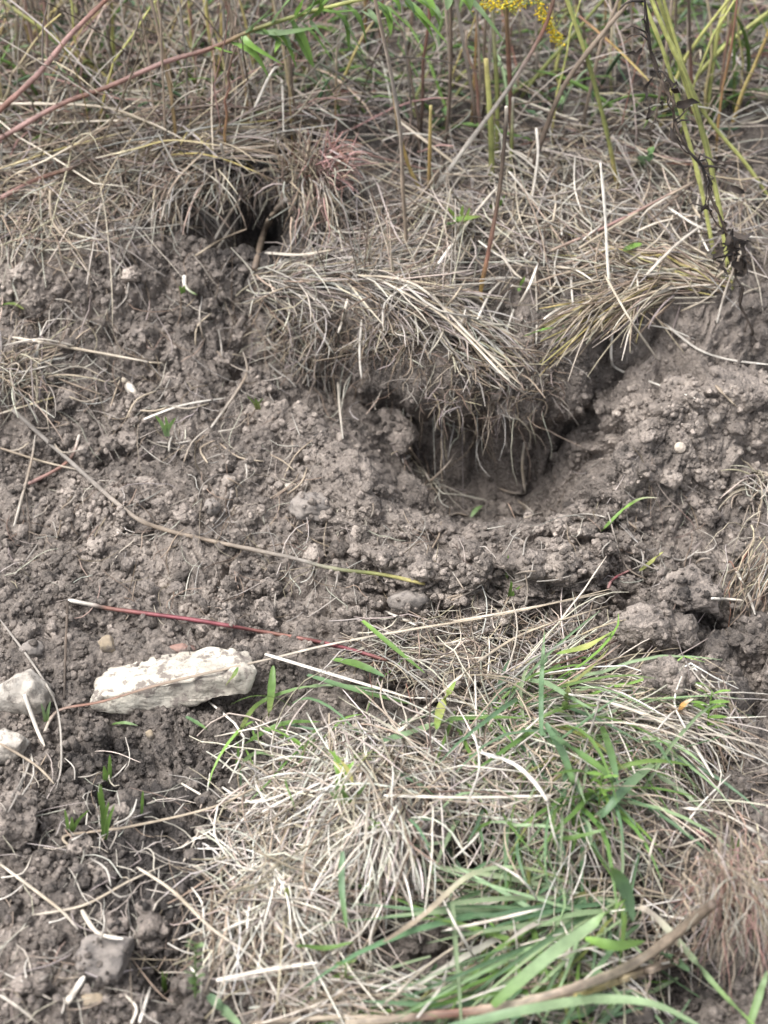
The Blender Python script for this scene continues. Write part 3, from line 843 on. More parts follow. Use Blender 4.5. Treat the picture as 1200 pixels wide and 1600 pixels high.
tuft_blades(B, (560, 570), (100, 70), 160, -60, 90, (0.03, 0.09), (0, 40), (0, 80), (0.0005, 0.0010), dict(brown=3, grey=3, tan=3, ash=1), 1.0, off=(0.001, 0.010), wig=0.25)
tuft_blades(B, (545, 530), (120, 55), 300, -70, 70, (0.02, 0.08), (0, 40), (0, 100), (0.0005, 0.0011), dict(ash=3, grey=4, tan=3, brown=2, straw=1), 1.3, off=(0.001, 0.014), wig=0.3)
B.build('hanging_roots', MAT_ROOT, t)

t = tuft('fallen_straw_bundle', 1000, 490, 'sheaf of tan dry grass swept to the left below the green stems', 'grass tuft')
B = Bulk()
tuft_blades(B, (1105, 455), (45, 22), 150, 172, 8, (0.10, 0.24), (0, 14), (2, 30), (0.0009, 0.0016), dict(straw=4, tan=4, pale=2, yellow=1.5, grey=1), 0.25, off=(0.002, 0.03), lift0=0.02, wig=0.06)
tuft_blades(B, (1000, 470), (60, 24), 130, 212, 8, (0.09, 0.20), (0, 14), (5, 40), (0.0009, 0.0017), dict(straw=4, tan=4, pale=2, yellow=1.2, grey=1), 0.3, off=(0.002, 0.03), lift0=0.02, wig=0.06)
B.build('dry_blades', MAT_STRAW, t)
B = Bulk()
tuft_blades(B, (960, 500), (40, 25), 14, 205, 15, (0.07, 0.15), (5, 25), (10, 50), (0.0012, 0.002), dict(blue=2, mint=1, green=1), 0.3, 2, 'grass', lift0=0.02)
B.build('green_blades', MAT_LEAF, t)

t = tuft('burrow_turf', 320, 240, 'straw thatched turf hump over the dark burrow mouth', 'turf')
B = Bulk()
tuft_blades(B, (235, 240), (120, 26), 230, 4, 14, (0.08, 0.18), (0, 25), (0, 45), (0.0009, 0.0016), dict(straw=4, tan=3, ash=3, yellow=1.5, pale=1.5, grey=2), 0.4, off=(0.001, 0.02), lift0=0.015)
tuft_blades(B, (300, 290), (80, 40), 130, 230, 40, (0.04, 0.13), (0, 40), (20, 90), (0.0007, 0.0013), dict(ash=3, tan=3, grey=3, brown=2), 0.6, lift0=0.01)
tuft_blades(B, (310, 280), (50, 20), 26, 240, 20, (0.07, 0.15), (10, 40), (60, 120), (0.0009, 0.0017), dict(ash=3, straw=3, tan=2), 0.3)
B.build('dry_blades', MAT_STRAW, t)

def fringe(t, name, *a):
    B = Bulk(); hang(B, *a); return B.build(name, MAT_ROOT, t)
fringe(t, 'hanging_roots', 335, 470, 258, 300, 130, (0.03, 0.08), (0.0006, 0.0013), dict(tan=3, grey=3, ash=3, brown=2))
def root_burst(t, u, v, d, n, L, w, spec, cone, droop, mat=MAT_ROOT, name='roots', lift=0.01, K=8, wig=0.15, spot=14):
    """roots springing from one place around the direction d"""
    c = on(u, v, lift)
    d = np.array(d, float); d /= np.linalg.norm(d)
    g = rng.normal(size=(n, 3)); D = d[None] + cone * g; D /= np.linalg.norm(D, axis=1)[:, None]
    P0 = c[None] + rng.normal(size=(n, 3)) * spot * 0.0009
    st = U(L, n) / (K - 1); P = [P0]; dr = U(droop, n)
    for k in range(K - 1):
        D = D + np.array([0, 0, -1])[None] * (dr / K)[:, None] + rng.normal(size=(n, 3)) * wig; D /= np.linalg.norm(D, axis=1)[:, None]
        P.append(P[-1] + D * st[:, None])
    P = np.stack(P, 1)
    B = Bulk(); B.add(skin(P, prof(n, K, 'root') * U(w, n)[:, None], pal(n, spec, .25), 3))
    return B.build(name, mat, t)

t = tuft('torn_root_crown', 490, 300, 'torn grass crown with pink and tan root shoots beside the burrow', 'root crown')
root_burst(t, 512, 290, (0.75, -0.55, 0.55), 120, (0.03, 0.055), (0.0013, 0.0024), dict(pink=6, ash=1, rust=.8), 0.42, (0.0, 0.9), name='pink_shoots', spot=16, lift=0.03, wig=.10)['label'] = 'pink shoots'
root_burst(t, 470, 290, (-0.2, -0.5, 1.0), 120, (0.03, 0.06), (0.0012, 0.0021), dict(tan=4, straw=4, rust=.8, ash=1), 0.34, (0.0, 0.4), name='tan_shoots', spot=16, lift=0.03, wig=.10)
root_burst(t, 490, 318, (0.15, -0.9, 0.0), 170, (0.03, 0.075), (0.0009, 0.0018), dict(tan=3, brown=3, straw=2, pink=1.4, ash=2), 0.45, (0.6, 1.8), name='roots', spot=22, lift=0.025)

LEFT = dict(straw=3, tan=3, ash=3, pale=1.5, grey=2)
for (u, v, label) in ((45, 350, 'dry tuft at the frame edge under the red stems'), (45, 590, 'low straw tuft at the frame edge beside the crumbly slope')):
    t = tuft('dry_tuft', u, v, label)
    B = Bulk(); tuft_blades(B, (u - 25, v), (55, 38), 150, -10, 60, (0.04, 0.13), (5, 60), (20, 110), (0.0007, 0.0014), LEFT, 0.7, lift0=0.008)
    B.build('dry_blades', MAT_STRAW, t)

# root-bound clump at the right frame edge
t = tuft('root_clump', 1185, 970, 'clump of fibrous tan roots hanging at the frame edge beside the cracked clod', 'root clump')
root_burst(t, 1195, 905, (-0.25, -0.55, 0.1), 190, (0.05, 0.13), (0.0007, 0.0014), dict(tan=4, straw=3, ash=2, rust=.7, brown=1), 0.30, (1.0, 2.6), spot=30)
t = tuft('straw_clump', 1178, 775, 'small clump of straw stubs on the ridge at the frame edge', 'grass tuft')
B = Bulk(); tuft_blades(B, (1185, 760), (28, 22), 60, -100, 45, (0.03, 0.09), (0, 60), (20, 100), (0.0008, 0.0014), dict(ash=3, straw=3, pale=2), 0.5); B.build('dry_blades', MAT_STRAW, t)

# foreground cushion of bleached grass
BL = dict(white=5, pale=4, ash=3, straw=1.4, grey=1.2, tan=1.0, brown=.9)
t = tuft('bleached_grass_cushion', 560, 1260, 'big cushion of bleached grass spilling downwards in the foreground', 'grass tuft')
B = Bulk()
tuft_blades(B, (570, 1165), (75, 42), 290, -92, 18, (0.05, 0.20), (0, 55), (40, 110), (0.0007, 0.0014), BL, 0.35, lift0=0.012, off=(0.001, 0.016))
tuft_blades(B, (500, 1240), (95, 70), 170, -130, 50, (0.04, 0.11), (0, 40), (20, 100), (0.0007, 0.0013), BL, 0.6, lift0=0.010, off=(0.001, 0.015))
tuft_blades(B, (600, 1300), (55, 50), 130, -85, 22, (0.05, 0.11), (5, 40), (30, 100), (0.0008, 0.0015), BL, 0.5, lift0=0.010)
tuft_blades(B, (420, 1380), (90, 70), 170, -60, 80, (0.05, 0.14), (0, 40), (10, 90), (0.0007, 0.0014), BL, 0.9, off=(0.001, 0.016))
flat_straw(B, (475, 1310), (125, 95), 300, 35, 55, (0.03, 0.12), (0.0006, 0.0012), BL, (0.002, 0.022), 0.9)
flat_straw(B, (520, 1290), (170, 150), 70, -60, 60, (0.10, 0.24), (0.0008, 0.0014), dict(pale=3, straw=3, ash=2, tan=2, white=1), (0.006, 0.026), 1.2, 10)
flat_straw(B, (430, 1470), (130, 90), 290, -25, 70, (0.04, 0.14), (0.0006, 0.0012), dict(pale=3, ash=3, straw=2, tan=2, grey=2, brown=1), (0.001, 0.015), 0.7)
B.build('dry_blades', MAT_STRAW, t)
B = Bulk()
tuft_blades(B, (540, 1245), (22, 22), 9, 80, 35, (0.025, 0.05), (25, 70), (0, 50), (0.0025, 0.004), dict(lime=3, ygreen=3), 0.4, 2, 'leaf', lift0=0.02)
tuft_blades(B, (500, 1170), (140, 70), 32, -60, 60, (0.05, 0.14), (10, 60), (30, 110), (0.0012, 0.002), dict(green=2, blue=2, lime=1), 0.5, 2, 'grass', lift0=0.01)
B.build('green_shoots', MAT_LEAF, t)

t = tuft('mixed_grass_cushion', 860, 1180, 'cushion of mixed green and straw grass right of the bleached cushion', 'grass tuft')
B = Bulk()
MIX = dict(pale=3, white=2.4, ash=3, straw=2.4, tan=1.8, grey=2, brown=1.2)
tuft_blades(B, (800, 1110), (110, 50), 200, -25, 35, (0.08, 0.22), (5, 45), (20, 80), (0.0007, 0.0015), MIX, 0.4, lift0=0.010, off=(0.001, 0.02))
tuft_blades(B, (960, 1110), (80, 60), 150, -40, 32, (0.08, 0.20), (5, 45), (20, 90), (0.0007, 0.0014), MIX, 0.4, lift0=0.010)
tuft_blades(B, (760, 1220), (120, 60), 150, -150, 60, (0.06, 0.18), (0, 45), (20, 90), (0.0007, 0.0014), MIX, 0.5, lift0=0.010)
tuft_blades(B, (960, 1260), (110, 70), 150, -70, 60, (0.05, 0.15), (0, 45), (20, 90), (0.0007, 0.0013), MIX, 0.6, lift0=0.010)
flat_straw(B, (1060, 1200), (110, 120), 230, -40, 50, (0.04, 0.13), (0.0006, 0.0012), dict(tan=3, ash=3, grey=3, straw=2, brown=1), (0.001, 0.016), 0.7)
flat_straw(B, (840, 1230), (230, 150), 110, -20, 60, (0.10, 0.26), (0.0008, 0.0014), dict(pale=3, straw=3, ash=2, tan=2, white=1), (0.006, 0.03), 1.2, 10)
flat_straw(B, (840, 1280), (220, 120), 330, 0, 70, (0.05, 0.16), (0.0007, 0.0013), MIX, (0.001, 0.02), 0.5)
B.build('dry_blades', MAT_STRAW, t)
B = Bulk()
GR = dict(green=3, blue=3.4, mint=3.6, olive=.6, lime=.5)
tuft_blades(B, (830, 1130), (130, 55), 80, -40, 40, (0.09, 0.25), (10, 60), (30, 100), (0.0016, 0.0032), GR, 0.5, 2, 'grass', lift0=0.012, off=(0.004, 0.022))
tuft_blades(B, (930, 1220), (110, 70), 85, -80, 55, (0.07, 0.20), (10, 60), (30, 100), (0.0015, 0.0030), GR, 0.5, 2, 'grass', lift0=0.012, off=(0.004, 0.022))
tuft_blades(B, (800, 1310), (100, 60), 55, -120, 50, (0.05, 0.15), (10, 50), (30, 100), (0.0013, 0.0026), GR, 0.5, 2, 'grass', lift0=0.012, off=(0.004, 0.02))
B.build('green_blades', MAT_LEAF, t)

t = tuft('front_litter_strip', 760, 1030, 'low strip of broken straw along the front of the spoil', 'straw')
B = Bulk()
flat_straw(B, (750, 1020), (210, 50), 330, 5, 50, (0.03, 0.12), (0.0005, 0.0011), dict(ash=3, tan=3, straw=2, grey=3, brown=2, pale=1), (0.0008, 0.014), 0.7)
tuft_blades(B, (760, 1040), (190, 40), 170, -80, 60, (0.02, 0.08), (0, 60), (20, 120), (0.0005, 0.001), dict(ash=3, tan=3, straw=2, brown=2, rust=.5), 0.8)
B.build('dry_blades', MAT_STRAW, t)

t = tuft('green_leaf_sheaf', 800, 1480, 'sheaf of long bent green blades beside the thick fallen stalk', 'grass tuft')
B = Bulk()
tuft_blades(B, (930, 1440), (85, 30), 120, 201, 14, (0.10, 0.32), (0, 28), (10, 50), (0.0016, 0.0034), dict(blue=5, green=1.6, mint=6, olive=.6, pale=1), 0.25, 2, 'grass', 10, (0.002, 0.03), 0.02, 0.06)
tuft_blades(B, (780, 1500), (120, 36), 75, 204, 18, (0.08, 0.24), (0, 22), (10, 40), (0.0014, 0.0030), dict(blue=5, green=1.6, mint=6, olive=.6), 0.25, 2, 'grass', 10, (0.002, 0.026), 0.015, 0.06)
tuft_blades(B, (900, 1560), (200, 30), 60, 190, 24, (0.10, 0.26), (0, 22), (10, 40), (0.0016, 0.0032), dict(blue=5, green=3, mint=2), 0.3, 2, 'grass', 10, (0.002, 0.02), 0.01, 0.06)
tuft_blades(B, (860, 1420), (120, 40), 60, 190, 60, (0.05, 0.14), (10, 50), (20, 90), (0.0015, 0.003), GR, 0.5, 2, 'grass', 10, (0.002, 0.02), 0.01)
B.build('green_blades', MAT_LEAF, t)
B = Bulk()
flat_straw(B, (800, 1490), (270, 100), 520, 20, 40, (0.05, 0.20), (0.0006, 0.0013), MIX, (0.001, 0.024), 0.5)
flat_straw(B, (620, 1580), (240, 50), 160, 5, 35, (0.05, 0.20), (0.0006, 0.0013), MIX, (0.001, 0.024), 0.5)
B.build('dry_blades', MAT_STRAW, t)

# the uprooted clump with its pinkish roots, lower right
t = tuft('uprooted_clump', 1150, 1430, 'uprooted clump with a beard of pinkish roots in the lower right corner', 'root clump')
RB = dict(tan=5, pink=2.2, straw=3, ash=3, rust=.5, brown=1)
root_burst(t, 1135, 1385, (0.10, -0.75, 0.30), 230, (0.05, 0.12), (0.0006, 0.0012), RB, 0.27, (1.6, 3.2), spot=26, lift=0.02, K=11, wig=0.2)
root_burst(t, 1192, 1390, (0.1, -0.7, 0.3), 240, (0.05, 0.13), (0.0006, 0.0012), RB, 0.30, (1.6, 3.2), spot=28, lift=0.02, K=11, wig=0.2, name='root_beard')
root_burst(t, 1105, 1415, (-0.5, -0.4, 0.5), 80, (0.03, 0.06), (0.0006, 0.0010), dict(pink=4, ash=2, tan=3), 0.5, (0.5, 3.0), spot=14, lift=0.01, wig=0.5, K=12, name='curled_roots')

# ------------------------------------------------------------------ single stems, straws and blades
bpy.context.view_layer.update()
DG = bpy.context.evaluated_depsgraph_get()
def t_ground(u, v):
    """distance to whatever lies uppermost there: soil, stone or matted grass"""
    h = scene.ray_cast(DG, Vector(CAM), Vector(ray(u, v)))
    return (h[1] - Vector(CAM)).length if h[0] else 3.4

def trace(pts, lift=0.004, per=6, free=False):
    """a smooth path through photo positions; (u, v) rests on the ground, (u, v, Y) hangs at depth Y"""
    q = []
    for p in pts:
        d = ray(p[0], p[1])
        if len(p) == 3: t = (p[2] - CAM[1]) / d[1]
        else: t = t_ground(p[0], p[1]) - lift
        q.append((p[0], p[1], t))
    q = np.array(q, float)
    if len(q) == 2: q = np.stack([q[0], q.mean(0), q[1]])
    m = len(q); out = []
    for i in range(m - 1):
        p0 = q[max(i - 1, 0)]; p1 = q[i]; p2 = q[i + 1]; p3 = q[min(i + 2, m - 1)]
        for k in range(per):
            s = k / per
            out.append(0.5 * ((2 * p1) + (-p0 + p2) * s + (2 * p0 - 5 * p1 + 4 * p2 - p3) * s * s + (-p0 + 3 * p1 - 3 * p2 + p3) * s ** 3))
    out.append(q[-1]); out = np.array(out)
    W = []
    for (u, v, t) in out:
        if not free and -250 < u < 1450 and -60 < v < 1750: t = min(t, t_ground(u, v) - lift * 0.6)
        W.append(t)
    W = np.array(W)
    if not free and len(W) > 4:
        for _ in range(2):
            s = W.copy(); s[1:-1] = np.minimum(W[1:-1], 0.25 * W[:-2] + 0.5 * W[1:-1] + 0.25 * W[2:]); W = s
    return np.array([CAM + ray(u, v) * t for (u, v, _), t in zip(out, W)]), W.mean()

FPX = 800 / TV
def grade(n, cols):
    cols = [C[c] if isinstance(c, str) else np.array(c) for c in cols]
    if len(cols) == 1: cols = cols * 2
    t = np.linspace(0, 1, n); x = np.linspace(0, 1, len(cols))
    return np.stack([np.interp(t, x, [c[i] for c in cols]) for i in range(3)], -1)

def strand_mesh(name, path, half, cols, kind='straw', sides=5, twist=0.0, nodes=0, capped=True, flat=1.0):
    K = len(path)
    w = prof(1, K, kind)[0] * half if isinstance(kind, str) else np.interp(np.linspace(0, 1, K), np.linspace(0, 1, len(kind)), kind) * half
    w = w * (1 + 0.045 * rng.normal(size=K) * (sides != 2))
    c = grade(K, cols) * rng.uniform(0.88, 1.12, (K, 1))
    if nodes:
        for i in range(nodes, K - 1, nodes): w[i] *= 1.16
    if sides != 2 and capped:
        path = np.concatenate([path[:1], path, path[-1:]]); w = np.concatenate([[1e-5], w, [1e-5]]); c = np.concatenate([c[:1], c, c[-1:]])
        path = path.copy(); path[0] -= (path[2] - path[1]) * 0.02; path[-1] += (path[-2] - path[-3]) * 0.02
    v, f, cc = skin(path[None], w[None], c[None], sides, np.array([twist]), flat=flat)
    if sides >= 6:                        # bark: ribs and streaks running along the stem
        K2 = len(path); fac = rng.uniform(.62, 1.2, (1, sides, 1)) * rng.uniform(.82, 1.15, (K2, sides, 1))
        cc = (cc.reshape(K2, sides, 3) * fac).reshape(-1, 3)
        rad = rng.uniform(.86, 1.12, (1, sides, 1)) * rng.uniform(.96, 1.04, (K2, sides, 1))
        v = (path[:, None] + (v.reshape(K2, sides, 3) - path[:, None]) * rad).reshape(-1, 3)
    return v, f, cc

def strand(name, pts, wpx, cols, label, cat, kind='straw', mat=None, sides=5, lift=0.004, free=False, group=None, parent=None, twist=0.0, nodes=0, per=6):
    path, d = trace(pts, lift, per, free)
    half = wpx * 0.5 * d / FPX
    v, f, c = strand_mesh(name, path, half, cols, kind, sides, twist, nodes, flat=0.45 if cat == 'straw' and wpx > 5.4 else 1.0)
    org = np.array(parent.location) if parent is not None else path[0]
    o = link(name, make_mesh(name, v - org, f, c), mat or MAT_STRAW, parent)
    if parent is None:
        o.location = org; tag(o, label, cat, group)
    return o

def straw(pts, w, cols, label, lift=0.005, **k): return strand('straw', pts, w, cols, label, 'straw', lift=lift, **k)
def blade(pts, w, cols, label, lift=0.010, name='grass_blade', kind='grass', twist=0.0, **k):
    return strand(name, pts, w, cols, label, 'grass blade', kind, MAT_LEAF, 2, lift, twist=twist, **k)
def stem(pts, w, cols, label, free=True, name='plant_stalk', nodes=7, cat='plant stem', lift=0.003, **k):
    return strand(name, pts, w, cols, label, cat, (1.0, .95, .85, .75), MAT_STEM, 12 if w > 12 else 7, lift, free, nodes=nodes, per=14 if w > 12 else 6, **k)

# --- red stem and other long pieces lying across the front of the dig
stem([(108, 938), (145, 945), (180, 952), (300, 968), (400, 985), (500, 1003), (560, 1018), (605, 1032)], 7.5, ['white', 'ash', 'rust', 'red', 'red', 'rust', 'red', 'red', 'rust'], 'slender red stem with a white broken tip lying across the soil', free=False, nodes=0, name='red_stalk')
straw([(70, 1142), (92, 1110), (160, 1096), (260, 1067), (420, 1030), (520, 1006), (640, 984), (800, 957), (955, 920)], 6, ['pale', 'rust', 'tan', 'pale', 'straw', 'straw'], 'long yellowish straw crossing over the white block', lift=0.012)
straw([(590, 1172), (650, 1120), (710, 1065), (760, 1025), (830, 985), (952, 946)], 6.5, ['pale', 'pale', 'straw', 'straw'], 'long pale straw rising diagonally through the front litter', lift=0.02)
straw([(414, 1022), (520, 1054), (640, 1090)], 7, ['white', 'white', 'pale'], 'thick cream straw end beside the red stem', lift=0.02)
straw([(700, 972), (800, 955), (952, 925)], 5.5, ['straw', 'pale', 'straw'], 'straight tan straw lying above the diagonal pale straw')
stem([(20, 640), (100, 712), (200, 800), (250, 825), (330, 845), (450, 870), (520, 888), (600, 898), (662, 912)], 7.5, ['grey', 'grey', 'tan', 'tan', 'grey', 'olive', 'yellow'], 'long grey brown stem running down the slope to a yellowish end', free=False, nodes=9, name='fallen_stalk')
straw([(0, 968), (60, 1050), (90, 1110), (96, 1190), (88, 1232)], 4, ['grey', 'ash', 'grey'], 'thin bent grey straw passing in front of the pale rock')
stem([(106, 940), (103, 1000), (100, 1092)], 4.5, ['umber', 'brown', 'umber'], 'short dark twig standing under the white tip of the red stem', free=False, nodes=0, name='twig')
straw([(38, 1085), (58, 1140), (70, 1166)], 7, ['white', 'pale'], 'short white straw leaning on the rounded pale rock')
straw([(20, 527), (120, 545), (230, 565)], 5, ['pale', 'straw', 'pale'], 'straight pale straw on the left slope above the shell')
straw([(225, 655), (285, 633), (352, 622)], 6, ['white', 'ash', 'white'], 'chalky white root piece on the left slope')
straw([(330, 668), (368, 615), (386, 580), (378, 545)], 4.5, ['ash', 'tan', 'grey'], 'curved tan root leaving the chalky white root piece')
straw([(288, 430), (290, 448), (308, 461)], 7, ['white', 'white', 'lime'], 'white hooked sprout base below the burrow mouth')
straw([(528, 597), (531, 640), (536, 686)], 4.5, ['pale', 'ash'], 'short upright straw stuck in the spoil left of the pit', lift=0.012)
straw([(0, 646), (60, 628), (86, 620)], 6, ['pale', 'yellow'], 'flat yellowish straw at the frame edge under the low tuft')
straw([(0, 700), (70, 722), (140, 738)], 4, ['tan', 'straw', 'grey'], 'thin tan straw above the pinkish stem piece')
stem([(45, 756), (105, 722), (124, 680)], 6, ['pink', 'rust', 'ash'], 'short pinkish stem piece on the left slope', free=False, nodes=0, name='stalk_piece')
straw([(22, 822), (48, 725), (55, 680)], 4.5, ['ash', 'tan', 'ash'], 'upright bowed straw at the far left of the slope', lift=0.015)
straw([(115, 540), (60, 530), (5, 540)], 3.5, ['pale', 'ash'], 'short pale straw lying by the low tuft')
straw([(395, 475), (430, 455), (455, 448)], 3.5, ['straw', 'tan'], 'tiny tan straw at the left end of the turf overhang')
# white kinked straw and others on the right bank
straw([(938, 255, .30), (945, 330, .285), (950, 420, .26), (957, 500, .235), (955, 558, .21), (966, 577), (1020, 598), (1086, 622)], 5, ['white', 'white', 'ash', 'white'], 'long white straw bent sharply at its foot beside the sheaf', free=True)
straw([(1038, 505), (1090, 545), (1140, 562), (1205, 570)], 6, ['ash', 'ash', 'white'], 'smooth silvery stalk curving out of the frame below the dark vine')
straw([(795, 268, .42), (845, 327)], 5.5, ['white', 'pale'], 'short white straw leaning on the bank right of the brown stem', free=True)
straw([(838, 200, .50), (840, 250, .47), (825, 346)], 5, ['white', 'ash', 'pale'], 'white straw standing nearly upright on the bank', free=True)
straw([(685, 412), (745, 330), (785, 284, .42)], 5, ['white', 'pale', 'ash'], 'white straw slanting up towards the cut green stub', free=True)
straw([(608, 178, .60), (690, 240, .50), (752, 290)], 5, ['pale', 'straw', 'pale'], 'long pale straw slanting down on the upper bank', free=True)
straw([(560, 545), (640, 440), (600, 400)], 3, ['ash', 'tan'], 'thin straw looped over the turf overhang')
straw([(860, 392), (960, 348), (1085, 283)], 5, ['tan', 'pink', 'tan'], 'tan pink straw fanning right across the bank', lift=0.02)
straw([(905, 388), (1000, 330), (1082, 286)], 4.5, ['straw', 'straw', 'tan'], 'straw beside the tan pink one, yellower', lift=0.025)
straw([(1010, 430), (1060, 380), (1115, 340)], 5, ['pale', 'ash'], 'stiff pale straw under the green stem bundle', lift=0.02)
straw([(1040, 322), (1110, 362), (1200, 372)], 4.5, ['white', 'ash', 'white'], 'pale straw running right to the frame edge under the vine', lift=0.02)
straw([(905, 25, .66), (960, 72, .60), (1016, 128, .55)], 6, ['rust', 'ochre', 'yellow'], 'orange brown straw hanging above the bank', free=True)
straw([(945, 430), (985, 500), (1030, 565)], 4, ['straw', 'pale'], 'thin straw crossing the sheaf steeply', lift=0.02)
straw([(600, 440), (700, 500), (790, 590), (832, 625)], 5.5, ['pale', 'straw', 'pale', 'tan'], 'long straw combed along the upper edge of the overhang', lift=0.016)
straw([(560, 430), (650, 445), (740, 530), (812, 600)], 5.5, ['straw', 'pale', 'straw'], 'bright straw arching along the crest of the overhang', lift=0.018)
straw([(565, 500), (562, 550), (565, 592)], 4.5, ['ash', 'white'], 'short white straw dangling from the overhang', lift=0.02)
straw([(543, 468), (535, 500), (527, 525)], 5, ['pale', 'ash'], 'stubby straw dangling left of the white dangling one', lift=0.02)
stem([(398, 420), (412, 365), (428, 333), (447, 312)], 11, ['brown', 'tan', 'tan', 'grey'], 'bare bent root standing across the burrow mouth', free=False, nodes=0, name='bare_root')
straw([(335, 375), (352, 345), (376, 310)], 5, ['ash', 'tan'], 'straw leaning on the left side of the burrow mouth', lift=0.03)
straw([(340, 388), (358, 360), (376, 335)], 6, ['pale', 'ash'], 'thick short straw lying low in the burrow mouth', lift=0.02)
straw([(305, 400), (345, 375), (385, 358)], 4, ['straw', 'tan'], 'thin straw lying below the burrow mouth', lift=0.015)
straw([(345, 225, .44), (352, 260), (346, 300)], 5, ['ash', 'pale'], 'straw drooping over the front of the turf hump', free=True)
straw([(250, 352), (270, 290), (320, 236)], 4.5, ['ash', 'tan', 'straw'], 'bowed straw on the left flank of the turf hump', lift=0.03)
straw([(415, 395), (470, 398), (520, 390)], 8, ['ash', 'pale', 'tan'], 'flat grey straw at the right foot of the burrow mouth', lift=0.015)
straw([(820, 690), (816, 730), (821, 770)], 5.5, ['ash', 'straw', 'pale'], 'single long pale root hanging into the pit', lift=0.03)
straw([(780, 763), (800, 770), (822, 771)], 4, ['tan', 'grey'], 'root lying on the pit floor', lift=0.006)
straw([(640, 700), (660, 730), (672, 752)], 4, ['tan', 'grey'], 'thin root curving down the left wall of the pit', lift=0.01)
straw([(672, 752), (700, 725), (716, 700)], 3.5, ['tan', 'grey'], 'thin root meeting it from the hanging fringe', lift=0.012)
straw([(940, 1085), (905, 1200), (880, 1300)], 3.5, ['grey', 'ash'], 'thin grey straw over the mixed cushion', lift=0.03)
# lower left
straw([(106, 1320), (105, 1305), (200, 1292), (330, 1262), (402, 1228)], 6, ['straw', 'tan', 'straw', 'tan'], 'long tan straw bordering the damp hollow', lift=0.008)
straw([(0, 1350), (60, 1395), (98, 1425), (122, 1452)], 6, ['pale', 'straw', 'ash'], 'long pale straw in the lower left corner')
straw([(52, 1430), (130, 1415), (200, 1378), (262, 1350)], 4.5, ['pale', 'straw', 'pale'], 'thin straw crossing the corner straw')
straw([(128, 1422), (152, 1457), (192, 1467)], 9, ['pale', 'pale', 'white'], 'thick split straw above the flat topped stone', lift=0.012)
straw([(104, 1567), (118, 1546), (132, 1525)], 12, ['pale', 'white'], 'broken white stalk chip on the bare corner soil', lift=0.006)
straw([(214, 1355), (270, 1392), (330, 1450), (400, 1502), (442, 1572)], 6, ['pale', 'straw', 'pale', 'ash'], 'long pale straw running down beside the small hole', lift=0.02)
straw([(338, 1532), (420, 1515), (497, 1504)], 9, ['white', 'pale', 'white'], 'thick white straw at the bottom of the bleached cushion', lift=0.02)
straw([(205, 1600), (213, 1575), (196, 1555)], 6, ['white', 'pale'], 'curled white straw below the small hole')
straw([(218, 1598), (228, 1565), (236, 1540)], 6, ['white', 'ash'], 'upright white straw below the small hole', lift=0.015)
straw([(0, 1555), (30, 1575), (60, 1600)], 5, ['ash', 'pale'], 'pale straw cut off by the bottom corner')
straw([(50, 1180), (30, 1235), (12, 1270)], 4, ['ash', 'grey'], 'grey straw below the small pale rock')
straw([(0, 1162), (55, 1195), (85, 1225)], 4.5, ['tan', 'straw'], 'tan straw below the small pale rock')
# right foreground
straw([(600, 1243), (730, 1246), (862, 1243)], 6.5, ['white', 'pale', 'white'], 'straight white straw lying level on the mixed cushion', lift=0.03)
straw([(748, 1175), (800, 1192), (835, 1222), (862, 1262)], 9, ['white', 'white', 'pale'], 'broad bleached blade arching over the mixed cushion', lift=0.03)
straw([(890, 1085), (960, 1100), (1040, 1130), (1080, 1160), (1115, 1215)], 7.5, ['white', 'pale', 'pale', 'white'], 'long bleached blade sweeping right below the brown clod', lift=0.025)
straw([(1062, 1262), (1130, 1272), (1205, 1315)], 6.5, ['white', 'pale', 'white'], 'bleached straw leaving the frame above the uprooted clump', lift=0.02)
straw([(975, 1300), (1040, 1325), (1110, 1305)], 4, ['tan', 'pale'], 'thin bowed straw over the upper right clod', lift=0.015)
straw([(600, 1570), (680, 1500), (755, 1455)], 5, ['pale', 'straw'], 'pale straw slanting over the green sheaf', lift=0.03)
straw([(652, 1590), (690, 1540), (700, 1500)], 4, ['white', 'ash'], 'thin white straw over the lower end of the sheaf', lift=0.03)
straw([(690, 1455), (760, 1440), (845, 1420)], 7, ['white', 'pale', 'white'], 'whitish curled straw over the top of the sheaf', lift=0.03)
straw([(1150, 890), (1170, 930), (1180, 960)], 6, ['pale', 'ash'], 'short thick straw at the top of the hanging root clump', lift=0.01)
straw([(1112, 935), (1135, 936), (1160, 938)], 5, ['white', 'pale'], 'short white straw beside the hanging root clump', lift=0.01)
straw([(600, 955), (625, 965), (652, 978)], 7, ['white', 'pale'], 'short white straw chip on the front rim', lift=0.008)
straw([(1120, 505), (1135, 450), (1155, 400)], 4, ['ash', 'tan'], 'straw leaning on the vine foot', lift=0.03)
straw([(950, 800), (975, 880), (1010, 905)], 3, ['grey', 'tan'], 'thin root draped on the rim right of the pit')
straw([(1118, 602), (1135, 620), (1152, 636)], 6, ['tan', 'straw'], 'short tan straw chip on the pale ridge clod')
stem([(950, 920), (956, 907), (970, 898), (986, 890)], 5, ['pink', 'red', 'pink'], 'tiny pink root hook beside the ends of the long straws', free=False, nodes=0, name='pink_root')
stem([(860, 1040), (900, 1028), (965, 1000)], 3, ['rust', 'pink'], 'thin reddish straw at the front litter', free=False, nodes=0, name='red_straw')

